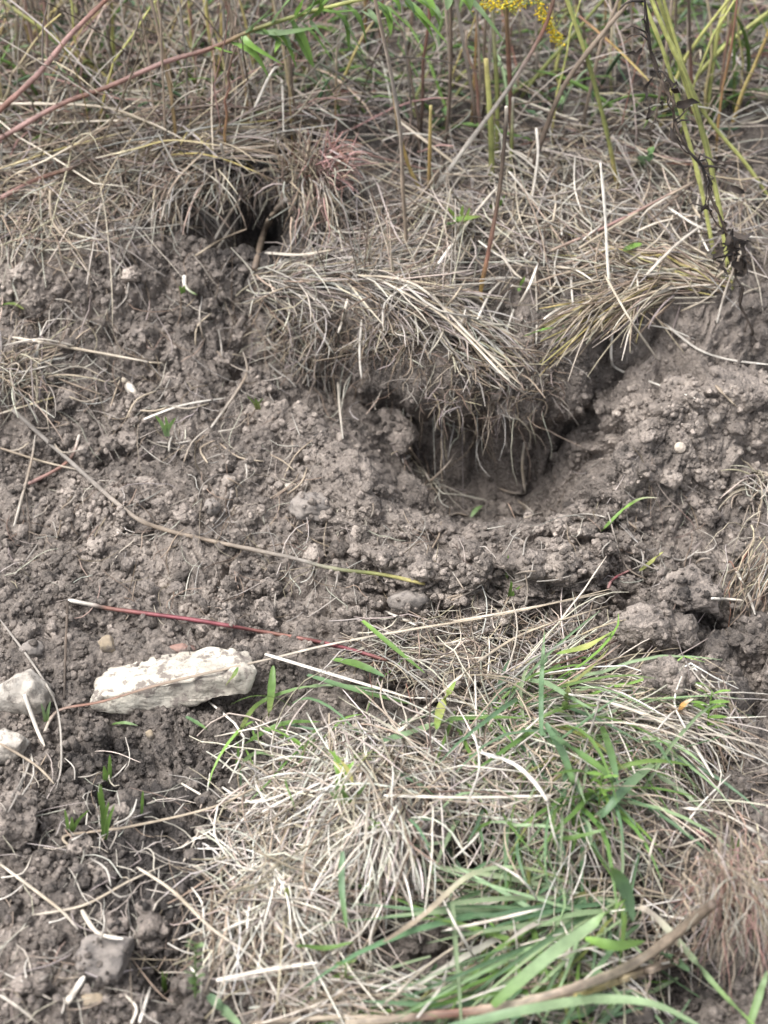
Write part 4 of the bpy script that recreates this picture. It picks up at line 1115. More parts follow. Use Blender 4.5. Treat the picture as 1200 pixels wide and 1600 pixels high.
# --- the thick fallen stalk, lower right
stem([(1115, 1412), (1000, 1500), (900, 1543), (780, 1574), (660, 1588), (540, 1600)], 16, ['brown', 'tan', 'straw', 'tan', 'straw', 'rust', 'tan', 'straw'], 'thick tan fallen stalk running from the uprooted clump along the bottom', free=True, nodes=9, lift=0.034, name='fallen_stalk')
stem([(1078, 1492), (1030, 1510), (960, 1534), (880, 1560), (800, 1588)], 15, ['brown', 'tan', 'yellow', 'straw'], 'thinner yellowish stalk lying beneath the thick fallen stalk', free=False, nodes=10, name='fallen_stalk')
stem([(640, 1592), (520, 1590), (390, 1600)], 9, ['tan', 'straw', 'tan'], 'tan stalk end along the bottom edge', free=False, nodes=10, name='fallen_stalk')

for k, (p, w, c) in enumerate(((((1060, 1470), (960, 1520), (860, 1552)), 5, ['straw', 'pale', 'straw']), (((900, 1552), (800, 1580), (700, 1594)), 6, ['brown', 'rust', 'tan']), (((1010, 1508), (930, 1548), (850, 1570)), 5, ['brown', 'tan', 'brown']))):
    straw(list(p), w, c, ['pale fibre split off along the top of the thick fallen stalk', 'reddish fibre along the lower end of the thick fallen stalk', 'brown fibre under the middle of the thick fallen stalk'][k], lift=0.004, free=True)

# --- single green blades
blade([(372, 1150), (402, 1102), (470, 1076), (540, 1072), (612, 1082)], 9, ['olive', 'green', 'mint', 'blue'], 'blue green blade arching from the dark hollow into the bleached cushion', lift=0.02)
blade([(427, 1040), (424, 1080), (420, 1122)], 13, ['green', 'green', 'olive'], 'short dark green blade hanging by the end of the white block', lift=0.03, kind='leaf')
blade([(352, 1072), (366, 1055), (372, 1042)], 8, ['olive', 'green'], 'small dark leaf lying on the end of the white block', kind='leaf', lift=0.012)
blade([(378, 1165), (440, 1132), (500, 1128)], 10, ['green', 'green'], 'green blade low at the left of the bleached cushion', lift=0.015)
blade([(380, 1192), (400, 1178), (428, 1182)], 10, ['green', 'mint'], 'short curved green leaf below that blade', lift=0.015)
blade([(518, 1030), (560, 1040), (602, 1058)], 16, ['green', 'green', 'blue'], 'wide green blade at the end of the red stem', lift=0.018, kind='leaf')
blade([(566, 970), (610, 1008), (664, 1052)], 9, ['lime', 'green', 'green'], 'bright green blade crossing the tip of the red stem', lift=0.03)
blade([(480, 1055), (560, 1080), (640, 1100)], 10, ['blue', 'green'], 'blue green blade under the cream straw end', lift=0.016)
blade([(600, 1158), (660, 1140), (720, 1123), (822, 1122)], 15, ['blue', 'mint', 'green', 'green'], 'broad green blade lying level above the mixed cushion', lift=0.03)
blade([(846, 1150), (846, 1070), (851, 985)], 8, ['blue', 'blue', 'mint'], 'blue green blade standing upright in the mixed cushion', lift=0.045, twist=0.2)
blade([(870, 1022), (920, 1010), (962, 984)], 13, ['lime', 'ygreen', 'lime'], 'yellow green blade end above the mixed cushion', lift=0.02, kind='leaf')
blade([(682, 1140), (690, 1105), (712, 1064)], 15, ['lime', 'ygreen', 'lime'], 'pale yellow green leaf standing by the diagonal straw', lift=0.03, kind='leaf')
blade([(880, 1110), (886, 1090), (888, 1072)], 11, ['green', 'olive'], 'short dark green blade tip in the mixed cushion', lift=0.03)
blade([(852, 1130), (880, 1180), (900, 1240)], 13, ['blue', 'blue', 'green'], 'blue green blade bending down in the mixed cushion', lift=0.03)
blade([(862, 1150), (930, 1195), (970, 1232)], 13, ['blue', 'green', 'blue'], 'blue green blade bending right in the mixed cushion', lift=0.035)
blade([(1020, 1195), (975, 1235), (930, 1290)], 16, ['mint', 'blue', 'blue'], 'broad grey green blade slanting through the mixed cushion', lift=0.03)
blade([(940, 1135), (955, 1180), (965, 1225)], 12, ['green', 'blue'], 'green blade pointing down beside the lime sprig', lift=0.03)
blade([(860, 1315), (905, 1308), (952, 1294)], 11, ['green', 'green', 'mint'], 'glossy green blade end below the lime sprig', lift=0.03)
blade([(600, 1472), (660, 1432), (735, 1368), (810, 1356), (878, 1372)], 10, ['tan', 'straw', 'mint', 'olive'], 'yellowing blade arched over the top of the green sheaf', lift=0.04)
blade([(770, 1572), (850, 1502), (920, 1450), (978, 1405)], 22, ['green', 'mint', 'mint', 'lime'], 'widest pale green blade lying across the sheaf', lift=0.05)
blade([(955, 1355), (975, 1385), (990, 1440)], 22, ['green', 'blue', 'blue'], 'folded blue green blade end at the top of the sheaf', lift=0.05, kind='leaf')
blade([(914, 1466), (960, 1480), (1008, 1470)], 22, ['lime', 'green', 'green'], 'oval green leaf on the sheaf', lift=0.045, kind='leaf')
blade([(1076, 1518), (1050, 1500), (1026, 1486)], 18, ['blue', 'blue'], 'pointed blue green leaf lying over the thick stalk', lift=0.04, kind='leaf')
blade([(985, 1425), (1003, 1420), (1030, 1440), (1075, 1490), (1130, 1555), (1190, 1612)], 13, ['straw', 'pale', 'mint', 'lime'], 'long pale blade arching over the thick stalk to the corner', lift=0.05)
blade([(700, 1606), (830, 1578), (930, 1564), (1020, 1570), (1110, 1612)], 19, ['blue', 'mint', 'mint', 'mint'], 'wide mint green blade arching along the bottom edge', lift=0.05)
blade([(1170, 1605), (1185, 1560), (1200, 1515)], 12, ['green', 'mint'], 'green blade at the right end of the bottom edge', lift=0.03)
blade([(325, 1555), (350, 1580), (378, 1606)], 17, ['blue', 'mint'], 'blue green blade tip at the bottom under the leafy sprig', lift=0.012)
blade([(535, 1330), (534, 1390), (542, 1452)], 10, ['blue', 'blue', 'green'], 'blue green blade hanging down the middle of the bleached cushion', lift=0.03)
blade([(462, 1478), (510, 1482), (552, 1472)], 10, ['green', 'green'], 'dark green blade at the foot of the bleached cushion', lift=0.02)
blade([(938, 832), (970, 800), (1000, 780), (1030, 778)], 6, ['green', 'lime', 'pale'], 'green blade bent over on the right rim', lift=0.012)
blade([(1000, 892), (1018, 878), (1036, 862)], 7, ['olive', 'ygreen'], 'short yellow green blade near the pink root hook', lift=0.012)
blade([(175, 1132), (195, 1130), (216, 1134)], 7, ['green', 'mint'], 'small green blade lying under the white block')
blade([(290, 1120), (308, 1130), (326, 1142)], 7, ['blue', 'green'], 'small blue green blade right of the one under the white block')
blade([(736, 808), (744, 797), (754, 790)], 8, ['mint', 'green'], 'tiny mint leaf at the front of the pit floor', kind='leaf')
blade([(700, 352), (720, 345), (752, 338)], 20, ['mint', 'lime', 'olive'], 'pale green flat leaf on the upper bank', kind='leaf', lift=0.02)
blade([(1060, 1112), (1070, 1100), (1084, 1092)], 9, ['orange', 'orange', 'white'], 'orange and white leaf scrap by the brown clod', kind='leaf', name='leaf_scrap', lift=0.015)
blade([(810, 455), (815, 445), (820, 432)], 7, ['green', 'lime'], 'small green blade tip above the right end of the overhang', lift=0.02)
blade([(0, 478), (20, 475), (38, 484)], 7, ['green', 'olive'], 'short green blade at the left frame edge')
blade([(975, 392), (990, 386), (1003, 380)], 15, ['green', 'lime'], 'small green leaf in the dark gap of the right bank', kind='leaf', lift=0.012)
blade([(820, 525), (850, 515), (868, 512)], 7, ['lime', 'green'], 'bright green blade in the straw right of the overhang', lift=0.02)

# --- upright shoots and sprigs
def shoots(name, u, v, n, hpx, label, cols=('green', 'lime'), w=6, lean=22, group=None, base=4):
    t = thing(name, on(u, v), label, 'green shoot', group)
    for i in range(n):
        du = random.uniform(-lean, lean); h = hpx * random.uniform(.55, 1); b = random.uniform(-base, base)
        g = on(u + b, v); Y = g[1]
        strand('blade', [(u + b, v, Y), (u + b + du * .35, v - h * .55, Y - .003), (u + b + du, v - h, Y - 0.008)], w, list(cols), '', '', 'grass', MAT_LEAF, 2, free=True, parent=t, twist=random.uniform(-.6, .6))
    return t
shoots('green_shoot', 794, 945, 4, 48, 'cluster of bright green shoots on the front rim of the spoil', w=6)
shoots('green_shoot', 790, 905, 1, 55, 'single thin green shoot above the cluster on the front rim', w=5, lean=5)
shoots('green_shoot', 110, 1302, 3, 40, 'forked green seedling left in the damp hollow', lean=30)
shoots('green_shoot', 162, 1312, 5, 95, 'tall green seedling blades in the damp hollow', lean=14)
shoots('green_shoot', 168, 1225, 2, 48, 'pair of green blades standing behind the tall seedling', lean=8, w=8)
shoots('green_shoot', 224, 1272, 1, 40, 'lone green spike right of the tall seedling', lean=3, w=6)
shoots('green_shoot', 262, 682, 4, 34, 'tiny pale green seedling on the left slope', ('mint', 'lime'), 6, 20)
shoots('green_shoot', 285, 462, 3, 24, 'green shoots at the white hooked sprout', lean=10)
shoots('green_shoot', 402, 640, 4, 26, 'faint green seedling below the overhang', ('olive', 'green'), 4, 22)
shoots('green_shoot', 1148, 1335, 3, 34, 'small green shoots behind the uprooted clump', ('lime', 'lime'), 5, 10)
shoots('green_shoot', 256, 1552, 4, 42, 'thin green shoots beside the small hole', lean=12, w=4)
shoots('green_shoot', 722, 360, 4, 50, 'pale green shoots on the upper bank', ('ygreen', 'lime'), 7, 26)
shoots('green_shoot', 770, 340, 3, 36, 'bright green shoots beside the brown stem', ('lime', 'green'), 8, 16)
shoots('green_shoot', 72, 1132, 2, 44, 'small green blades beside the rounded pale rock', ('green', 'mint'), 5, 8)
shoots('green_shoot', 545, 1275, 6, 52, 'short broad lime leaves tucked in the bleached cushion', ('ygreen', 'lime', 'mint'), 13, 34)
shoots('green_shoot', 452, 820 + 590, 2, 30, 'two small green tips low in the bleached cushion', ('lime', 'ygreen'), 7, 8)

def sprig(u, v, hpx, n, lpx, label, cols, name='sprig', lean=10, wleaf=.55, lift=0.02):
    g = on(u, v); Y = g[1]
    t = thing(name, g, label, 'sprig')
    top = (u + lean, v - hpx, Y - lift)
    strand('stem', [(u, v, Y), (u + lean * .3, v - hpx * .5, Y - lift * .4), top], 3, [cols[0]], '', '', (1, .9, .7), MAT_STEM, 5, free=True, parent=t)
    for i in range(n):
        s = (i + 1) / n; cu = u + lean * s * s; cv = v - hpx * s; Yc = Y - lift * s
        sd = -1 if i % 2 else 1; l = lpx * random.uniform(.7, 1.1)
        du = sd * l * random.uniform(.6, 1); dv = -l * random.uniform(.0, .7)
        strand('leaf', [(cu, cv, Yc), (cu + du * .5, cv + dv * .6, Yc - .004), (cu + du, cv + dv * .8, Yc - .008)], l * wleaf, cols, '', '', 'leaf', MAT_LEAF, 2, free=True, parent=t, twist=random.uniform(-.5, .5), per=4)
    return t
sprig(305, 1560, 85, 14, 17, 'round leaved green weed standing beside the small hole', ['green', 'mint'], 'leafy_weed', 0, .8)
sprig(1105, 1150, 70, 12, 38, 'bright lime sprig with narrow leaves by the orange leaf scrap', ['lime', 'lime'], 'lime_sprig', 8, .22)
sprig(935, 1285, 75, 12, 30, 'lime sprig with small leaves in the mixed cushion', ['lime', 'lime'], 'lime_sprig', 6, .28)
sprig(540, 1540, 36, 9, 24, 'small feathery lime sprig at the foot of the bleached cushion', ['lime', 'green'], 'lime_sprig', 0, .22)
sprig(585, 1310, 26, 6, 14, 'tiny sprig at the right edge of the bleached cushion', ['lime', 'green'], 'lime_sprig', 0, .3)

# --- shells
def shell_cone():
    path, d = trace([(192, 592), (200, 602), (209, 614)], 0.006, 8)
    v, f, c = strand_mesh('s', path, 0.0062, ['straw', 'pale', 'tan', 'white', 'pale'], (.35, .75, 1.0, 1.05, .7), 10)
    o = link('cone_shell', make_mesh('cone_shell', v - path[0], f, c), MAT_STEM); o.location = path[0]
    tag(o, 'small tan cone shaped shell on the left slope', 'shell')
shell_cone()
def snail():
    v, f = ico(3); a = np.arctan2(v[:, 1], v[:, 0]); r = np.hypot(v[:, 0], v[:, 1])
    w = v * np.array([1, .95, .7]); w[:, 2] += 0.10 * np.sin(a + r * 9) * (v[:, 2] > 0); w *= 0.0078
    o = link('snail_shell', make_mesh('snail_shell', w, f), S_SHELL); p = on(1062, 703); o.location = p + np.array([0, 0.0, 0.004]); o.rotation_euler = (0.9, 0.2, 0)
    tag(o, 'round whitish snail shell on the ridge right of the pit', 'shell')
snail()

# ------------------------------------------------------------------ standing plants behind
G = lambda u, v: on(u, v)[1]
def upright(pts, w, cols, label, foot, name='dead_stalk', **k):
    """pts from the foot up; the foot stands on the ground, the rest at the foot's depth (plus offsets)"""
    Y = G(*foot); q = [(foot[0], foot[1] + 4, Y)] + [(p[0], p[1], Y + (p[2] if len(p) > 2 else 0)) for p in pts]
    return stem(q, w, cols, label, name=name, **k)

upright([(752, 448), (762, 400), (780, 300), (790, 200), (791, 166)], 7, ['ochre', 'ochre', 'rust', 'brown', 'umber', 'pale'], 'thin brown cut stem with an ochre foot on the bank', (752, 468))
upright([(767, 200), (759, 92)], 9.5, ['ygreen', 'olive', 'ygreen', 'yellow'], 'thick yellow green cut stub on the terrace', (768, 285))
upright([(777, 150), (772, 60), (764, -80)], 7, ['olive', 'olive', 'grey'], 'olive stem just behind the yellow green stub', (776, 262))
upright([(950, 215), (920, 100), (886, 0), (845, -130)], 7.5, ['ochre', 'olive', 'olive', 'ygreen', 'ygreen'], 'single straight yellow green stem leaning left over the bank', (966, 296))
upright([(630, 300), (625, 200), (608, 100), (584, -10), (560, -120)], 7, ['tan', 'tan', 'grey', 'tan', 'tan'], 'tall thin tan stem leaning left above the overhang', (637, 398))
upright([(640, 262), (622, 195), (612, 110)], 6, ['yellow', 'ochre', 'tan'], 'short yellowish stem crossing the tall tan stem', (662, 300))
upright([(671, 250), (673, 165)], 6.5, ['brown', 'ochre', 'yellow'], 'short ochre stub left of the yellow green stub', (670, 300))
upright([(800, 220), (802, 152)], 6, ['olive', 'olive', 'grey'], 'short olive stub beside the brown cut stem', (798, 268))
upright([(742, 180), (735, 130), (712, 0), (690, -110)], 7, ['umber', 'brown', 'grey', 'tan'], 'dull brown stem leaning left behind the stubs', (744, 235))
upright([(700, 190), (705, 80), (702, -80)], 6, ['umber', 'brown', 'brown'], 'dark brown stem standing on the terrace', (690, 250))
upright([(338, 120), (325, 40), (312, -70)], 7, ['ochre', 'yellow', 'yellow', 'ygreen'], 'slender yellow stem standing above the turf hump', (339, 195))
upright([(262, 110), (248, 40), (228, -60)], 5, ['straw', 'ygreen', 'straw'], 'thin straw coloured stem left of the slender yellow stem', (268, 180))
upright([(176, 60), (171, -40)], 7, ['olive', 'ygreen', 'yellow'], 'thin yellow green stem near the red stems', (180, 150))
upright([(165, 120), (100, 70), (30, 20), (-60, -40)], 7, ['ygreen', 'yellow', 'ygreen', 'straw'], 'leaning yellow green stem crossing behind the red stems', (247, 178))
upright([(50, 55), (95, 5), (150, -70)], 7, ['ochre', 'yellow', 'yellow'], 'ochre stem leaning right at the upper left corner', (-5, 118))
upright([(850, 210), (890, 120), (985, 0), (1040, -70)], 8, ['umber', 'brown', 'tan', 'brown'], 'tan grey stem leaning right over the terrace', (820, 300))
upright([(720, 240), (800, 130), (850, 45), (870, -20)], 7, ['white', 'ash', 'grey', 'rust', 'brown'], 'silvery stem slanting up to the right behind the stubs', (680, 290))
upright([(838, 120), (900, 50), (925, 20), (960, -20)], 6, ['olive', 'olive', 'olive'], 'thin olive stem slanting right behind the flower spray', (800, 170))
upright([(1080, 130), (1078, 60), (1074, -60)], 6, ['umber', 'rust', 'umber', 'brown'], 'thin dark red brown stem between the green stems', (1082, 205))
# the bundle of yellow green stems, upper right
for i, (lab, foot, pts, w) in enumerate((
        ('leftmost of the yellow green stems in the bundle by the dark vine', (1118, 405), [(1095, 290), (1068, 190), (1040, 90), (1005, 0), (960, -110)], 7),
        ('middle yellow green stem of the bundle, its foot lowest', (1143, 452), [(1128, 350), (1108, 250), (1075, 130), (1030, 30), (985, -90)], 8),
        ('yellow green stem of the bundle crossing in front of the others', (1120, 310), [(1105, 230), (1070, 130), (1050, 60), (1022, -20), (1000, -100)], 7.5),
        ('rightmost stem of the bundle bending away to the right at its foot', (1205, 310), [(1165, 255), (1110, 190), (1078, 130), (1052, 50), (1020, -60)], 6))):
    upright(pts, w * 1.05, ['ygreen', 'ygreen', 'olive', 'ygreen', 'ygreen'], lab, foot, name='green_stalk', group='yellow green stems by the dark vine')
upright([(1120, 60), (1136, 0), (1150, -80)], 7.5, ['olive', 'ygreen', 'ygreen'], 'yellow green stem leaning right behind the bundle', (1103, 190), name='green_stalk')
upright([(1130, 75), (1200, 20), (1260, -30)], 7, ['olive', 'ygreen', 'olive'], 'olive stem slanting to the right frame edge', (1060, 150), name='green_stalk')
upright([(1147, 60), (1146, -40)], 6, ['olive', 'green', 'olive'], 'upright olive stem near the right frame edge', (1148, 175), name='green_stalk')
upright([(1160, 145), (1180, 100), (1205, 40)], 6, ['ochre', 'yellow', 'ochre'], 'ochre stem leaning to the right frame edge', (1140, 205), name='green_stalk')

# the charred looking vine
def vine():
    Y0 = G(1172, 522)
    pts = [(1172, 524, Y0), (1160, 470, Y0 - .01), (1150, 430, Y0 - .012), (1140, 382, Y0 - .012), (1114, 318, Y0 - .012), (1096, 262, Y0 - .012), (1060, 212, Y0 - .01), (1050, 160, Y0 - .008), (1030, 118, Y0), (1015, 60, Y0), (1000, -40, Y0)]
    t = thing('dark_vine', on(1172, 522), 'blackened withered vine hanging against the green stem bundle', 'vine')
    org = np.array(t.location)
    base_path, d = trace(pts, 0.003, 8, True)
    n = len(base_path)
    def wob(a, k): return np.stack([a * np.array([mnoise.noise(Vector((i * .22, k, j * 9.1))) for i in range(n)]) for j in range(3)], -1)
    for k, (a, hw) in enumerate(((.010, .0027), (.015, .0016))):
        path = base_path + wob(a, 3.3 * k + 1)
        wid = tuple(.55 + .9 * abs(mnoise.noise(Vector((i * .6, k * 5, 0)))) for i in range(n))
        v, f, c = strand_mesh('stem', path, hw, ['umber', 'umber', 'brown', 'dark', 'brown', 'umber', 'dark'], wid, 6)
        link('stem', make_mesh('stem', v - org, f, c), MAT_ROOT, t)
    path = base_path + wob(.010, 4.3)
    for i in range(18):
        a = path[random.randrange(4, n - 3)]; dd = rng.normal(size=3) * np.array([1, .5, .8]); dd /= np.linalg.norm(dd)
        L = random.uniform(.008, .040)
        pp = np.stack([a, a + dd * L * .4 + rng.normal(size=3) * .003, a + dd * L * .8 + np.array([0, 0, -.004]), a + dd * L + np.array([0, 0, -.012])])
        v, f, c = strand_mesh('twig', pp, random.uniform(.0008, .0020), ['dark', 'umber'], (1, .9, .5), 4)
        link('twig', make_mesh('twig', v - org, f, c), MAT_ROOT, t)
    for i in range(34):
        k = random.choice([random.randrange(20, 34), random.randrange(46, 70)]) % (n - 4); a = path[k] + rng.normal(size=3) * np.array([.012, .005, .012])
        dd = rng.normal(size=3) * np.array([.8, .4, .5]) + np.array([0, 0, -.8]); dd /= np.linalg.norm(dd); L = random.uniform(.012, .030)
        pp = np.stack([a + dd * L * q + rng.normal(size=3) * .003 for q in (0, .25, .5, .75, 1)])
        v, f, c = strand_mesh('withered_leaf', pp, random.uniform(.003, .007), ['dark', 'umber', 'dark'], 'leaf', 2, random.uniform(-2, 2))
        link('withered_leaf', make_mesh('withered_leaf', v - org, f, c), MAT_ROOT, t)
vine()

# leafy stem, red at the foot, hanging in from the left
def leafy():
    foot = on(-140, 300)
    Y = 0.50
    t = thing('leafy_plant', foot, 'arching stem, red below and yellow green above, with narrow green leaves', 'plant')
    pts = [(-140, 300, foot[1]), (-60, 245, .47), (0, 216, .48), (90, 165, Y), (170, 135, Y), (255, 98, Y), (330, 75, Y), (400, 45, Y), (480, 20, Y), (570, -3, Y), (680, -30, Y), (800, -70, Y)]
    strand('stem', pts, 8, ['red', 'rust', 'pink', 'rust', 'pink', 'rust', 'olive', 'ygreen', 'ygreen', 'lime'], '', '', (1.1, 1, .9, .8, .7), MAT_STEM, 6, free=True, parent=t)
    L = [((392, 50), (440, 54), (494, 44), 15, ['mint', 'mint', 'green']), ((360, 66), (395, 85), (420, 122), 11, ['green', 'lime', 'green']), ((455, 28), (470, 65), (488, 104), 8, ['green', 'green']),
         ((512, 12), (538, 35), (545, 80), 10, ['lime', 'green', 'green']), ((540, 6), (560, 30), (573, 68), 9, ['green', 'green']), ((425, 38), (440, 15), (460, -8), 9, ['mint', 'green']),
         ((462, 26), (470, 10), (478, -10), 9, ['lime', 'lime']), ((478, 18), (495, 5), (510, -14), 8, ['lime', 'green']), ((600, -8), (618, 4), (626, 22), 13, ['lime', 'green']), ((570, -4), (600, 14), (612, 38), 12, ['green', 'green']),
         ((620, -12), (640, 8), (652, 34), 12, ['green', 'blue']), ((655, -20), (672, 6), (676, 26), 11, ['lime', 'lime']), ((690, -34), (700, -5), (698, 16), 11, ['green', 'mint']), ((720, -44), (732, -15), (736, 14), 11, ['mint', 'green']),
         ((235, -40), (245, 0), (260, 36), 11, ['lime', 'lime']), ((330, 72), (350, 80), (372, 84), 6, ['lime', 'green']), ((405, 42), (430, 62), (470, 85), 7, ['green', 'blue']), ((500, 14), (520, 20), (560, 16), 9, ['lime', 'green'])]
    for k in range(26):                    # the crowded leaves of the upper part
        s_ = random.random(); u0 = 370 + 350 * s_; v0 = 56 - 72 * s_; sg = 1 if k % 4 else -1; l = random.uniform(60, 115)
        L.append(((u0, v0), (u0 + l * .30 * random.uniform(.4, 1.2), v0 + sg * l * .22), (u0 + l * random.uniform(.25, .8), v0 + sg * l * random.uniform(.45, .85)), random.uniform(6, 10), [random.choice(['lime', 'mint', 'mint']), random.choice(['mint', 'lime']), random.choice(['lime', 'green'])]))
    for a, b, c, w, cols in L[:14] + L[15:]:
        strand('leaf', [(*a, Y), (*b, Y - .015), (*c, Y - .02)], w * 1.35, cols, '', '', 'leaf', MAT_LEAF, 2, free=True, parent=t, twist=random.uniform(-.35, .35))
leafy()
stem([(-110, 290, G(-110, 290)), (-40, 210, .44), (0, 172, .45), (60, 115, .45), (110, 55, .45), (165, 0, .45), (230, -70, .45)], 9.5, ['rust', 'pink', 'rust', 'pink', 'pink', 'rust', 'pink'], 'straight pinkish red stem slanting across the upper left corner', name='red_stalk')
straw([(-10, 162, .52), (150, 166, .52), (230, 190, .50), (285, 217)], 5, ['pale', 'straw', 'pale'], 'long pale straw drooping onto the turf hump from the left', free=True)
straw([(-20, 270), (100, 231), (205, 204)], 6, ['straw', 'yellow', 'straw'], 'yellowish straw lying left of the turf hump', lift=0.02)
straw([(150, 247), (210, 233), (270, 219), (352, 229)], 5.5, ['pale', 'yellow', 'straw'], 'bright straw lying along the top of the turf hump', lift=0.025)
straw([(398, 168), (428, 108), (440, 125), (443, 205)], 4.5, ['ash', 'white', 'ash'], 'thin white straw folded into a hook above the burrow', lift=0.04)
straw([(78, 298), (84, 350), (130, 400)], 4.5, ['straw', 'tan'], 'bent tan straw on the left bank', lift=0.02)
stem([(0, 310), (60, 280), (118, 262)], 7, ['pink', 'rust', 'brown'], 'dull pink stem piece lying under the leafy stem', free=False, nodes=0, name='stalk_piece')

# goldenrod spray nodding into the top of the picture
def goldenrod():
    foot = on(800, 262); Y = foot[1]
    t = thing('goldenrod', foot, 'goldenrod with nodding yellow flower sprays at the top edge', 'flower')
    strand('stem', [(800, 264, Y), (797, 150, Y), (790, 0, Y - .01), (788, -90, Y - .02), (800, -110, Y - .03)], 7.5, ['brown', 'rust', 'olive', 'olive'], '', '', (1, 1, .8, .5), MAT_STEM, 6, free=True, parent=t)
    Yf = Y - .05
    org = np.array(foot)
    MAT_FLOWER = blade_material('goldenrod_floret', .6, .1, .3)
    for pts, n in (([(800, -110), (835, -30), (846, 18), (862, 45), (874, 66)], 330), ([(800, -110), (815, -20), (800, 4), (780, 8), (754, 10)], 240), ([(800, -108), (830, -60), (826, -5), (800, 14)], 120)):
        ax, d = trace([(u, v, Yf) for u, v in pts], .003, 10, True)
        cl = strand('flower_spray', [(u, v, Yf) for u, v in pts], 3, ['olive', 'ygreen'], '', '', (1, .8, .5), MAT_STEM, 5, free=True, parent=t)
        k = (len(ax) * (0.35 + 0.65 * rng.random(n))).astype(int).clip(0, len(ax) - 1)
        P = ax[k] + rng.normal(size=(n, 3)) * 0.0042
        Vv, Ff = crumbs(P, rng.uniform(.0008, .0019, n), T1, I1[1])
        col = np.repeat(np.stack([np.array([.72, .52, .03]) if rng.random() < .6 else np.array([.42, .44, .10]) for _ in range(n)]) * rng.uniform(.75, 1.1, (n, 1)), len(T1[0]), 0)
        o = link('florets', make_mesh('florets', Vv - org, Ff, col), MAT_FLOWER, cl); o['kind'] = 'stuff'
goldenrod()

# broad leaves of weeds low in the thatch
for i, (u, v, w, lab) in enumerate(((300, 165, 30, 'broad dark green leaf low behind the turf hump'), (318, 185, 34, 'broad grey green leaf in front of the darker one behind the turf hump'), (1140, 130, 34, 'broad dull green leaf behind the stem bundle'), (1118, 165, 26, 'smaller dull green leaf under the bundle leaf'),
                                    (160, 195, 22, 'green leaf low among the straw of the upper left'), (690, 185, 22, 'green leaf at the foot of the dark brown stem'), (870, 165, 20, 'green leaf in the thatch right of the brown cut stem'), (1010, 248, 24, 'green leaf in the thatch left of the bundle'))):
    Y = G(u, v) - .07
    strand('weed_leaf', [(u - w * .5, v + w * .6, G(u, v)), (u, v, Y), (u + w * .5, v - w * .8, Y)], w, ['green', 'blue', 'green'], lab, 'leaf', 'leaf', MAT_LEAF, 2, free=True, twist=random.uniform(-.5, .5))

# more upright dead stems, alike
for i in range(70):
    u = random.uniform(-40, 1240); v = random.uniform(60, 250)
    p = on(u, v); h = random.uniform(.18, .6); lx = random.gauss(0, .16); ly = random.gauss(0.02, .10)
    path = np.stack([p + np.array([lx * h * s * s, ly * h * s * s, h * s - .004]) for s in np.linspace(0, 1, 9)]) + rng.normal(size=(9, 3)) * .002
    v_, f_, c_ = strand_mesh('dead_stalk', path, random.uniform(.0014, .0030), [random.choice(['brown', 'umber', 'grey', 'tan', 'ochre']), random.choice(['brown', 'grey', 'tan', 'rust']), random.choice(['grey', 'tan', 'brown', 'ash'])], (1, .95, .8, .6), 5, nodes=3)
    o = link('dead_stalk', make_mesh('dead_stalk', v_ - p, f_, c_), MAT_STEM); o.location = p
    tag(o, 'dull brown dead stem standing in the thatch behind', 'plant stem', 'dead stems standing in the thatch')
for i in range(34):
    u = random.choice([random.uniform(-40, 380), random.uniform(860, 1240), random.uniform(-40, 1240)]); v = random.uniform(60, 240)
    p = on(u, v); h = random.uniform(.15, .5); lx = random.gauss(0, .3); ly = random.gauss(0.02, .12)
    path = np.stack([p + np.array([lx * h * s * s, ly * h * s * s, h * s - .004]) for s in np.linspace(0, 1, 9)]) + rng.normal(size=(9, 3)) * .002
    v_, f_, c_ = strand_mesh('yellow_stalk', path, random.uniform(.0014, .0028), [random.choice(['olive', 'ochre', 'yellow']), random.choice(['ygreen', 'yellow', 'straw']), random.choice(['yellow', 'straw', 'ygreen'])], (1, .95, .8, .6), 5, nodes=3)
    o = link('yellow_stalk', make_mesh('yellow_stalk', v_ - p, f_, c_), MAT_STEM); o.location = p
    tag(o, 'thin yellowish stalk among the dull dead stems behind', 'plant stem', 'yellowish stalks in the thatch')
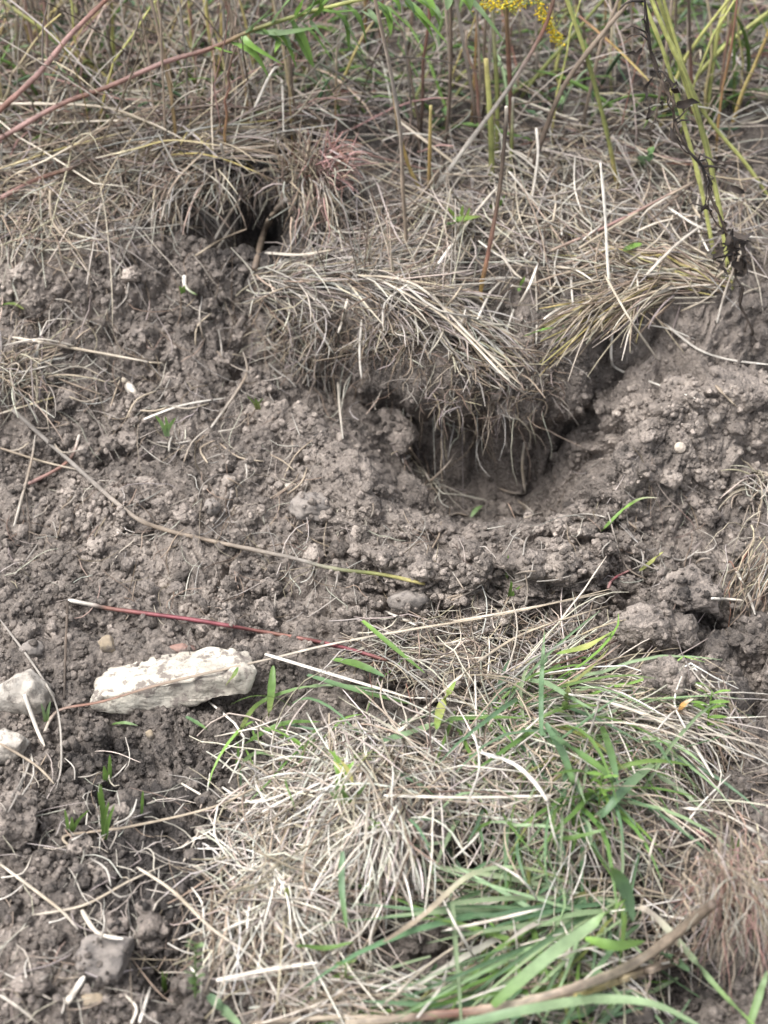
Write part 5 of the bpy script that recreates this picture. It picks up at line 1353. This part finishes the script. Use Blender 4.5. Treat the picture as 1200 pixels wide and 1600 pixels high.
for i in range(40):      # farther back, above the picture, and to the sides
    x = random.uniform(-1.6, 1.6); y = random.uniform(1.25, 2.6)
    p = np.array([x, y, float(H(x, y))]); h = random.uniform(.4, .95); lx = random.gauss(0, .2); ly = random.gauss(0.0, .15)
    path = np.stack([p + np.array([lx * h * s * s, ly * h * s * s, h * s - .004]) for s in np.linspace(0, 1, 9)]) + rng.normal(size=(9, 3)) * .003
    v_, f_, c_ = strand_mesh('dead_stalk', path, random.uniform(.002, .004), [random.choice(['brown', 'umber', 'grey']), random.choice(['brown', 'grey', 'olive']), random.choice(['olive', 'tan', 'brown'])], (1, .95, .8, .6), 5, nodes=3)
    o = link('dead_stalk', make_mesh('dead_stalk', v_ - p, f_, c_), MAT_STEM); o.location = p
    tag(o, 'dead stem at the back of the terrace beyond the thatch', 'plant stem', 'dead stems at the back of the terrace')

# loose straws on the soil that look alike
for lab, grp, (u0, v0, u1, v1), n, ln, cols in (
        ('thin dry straw bit on the crumbly left slope', 'straw bits on the left slope', (20, 430, 470, 900), 46, (25, 85), ['ash', 'tan', 'grey', 'straw']),
        ('thin straw bit on the rim around the pit', 'straw bits around the pit', (520, 790, 1180, 940), 26, (20, 70), ['ash', 'tan', 'grey']),
        ('thin straw bit on the damp soil below the rocks', 'straw bits on the damp soil', (0, 1180, 340, 1590), 30, (25, 90), ['ash', 'pale', 'grey', 'white']),
        ('loose white straw on top of the foreground grass', 'white straws on the foreground grass', (330, 1090, 1100, 1560), 60, (50, 170), ['white', 'pale', 'white', 'ash']),
        ('loose whitish straw on the bank above the pit', 'whitish straws on the bank', (560, 260, 1190, 520), 60, (50, 150), ['ash', 'white', 'pale', 'straw'])):
    for i in range(n):
        u = random.uniform(u0, u1); v = random.uniform(v0, v1); a = random.gauss(0, .9) if i % 3 else random.gauss(1.3, .4); l = random.uniform(*ln)
        du = math.cos(a) * l * .5; dv = -math.sin(a) * l * .5 * .8; b = random.gauss(0, .12) * l
        straw([(u - du, v - dv), (u + b * math.sin(a), v + b * math.cos(a)), (u + du, v + dv)], random.uniform(2.2, 3.6) if u1 < 500 else random.uniform(2.6, 4.6), [random.choice(cols), random.choice(cols)], lab, lift=random.uniform(.003, .010) if v0 < 1000 else random.uniform(.006, .02), group=grp, per=3, free=True)
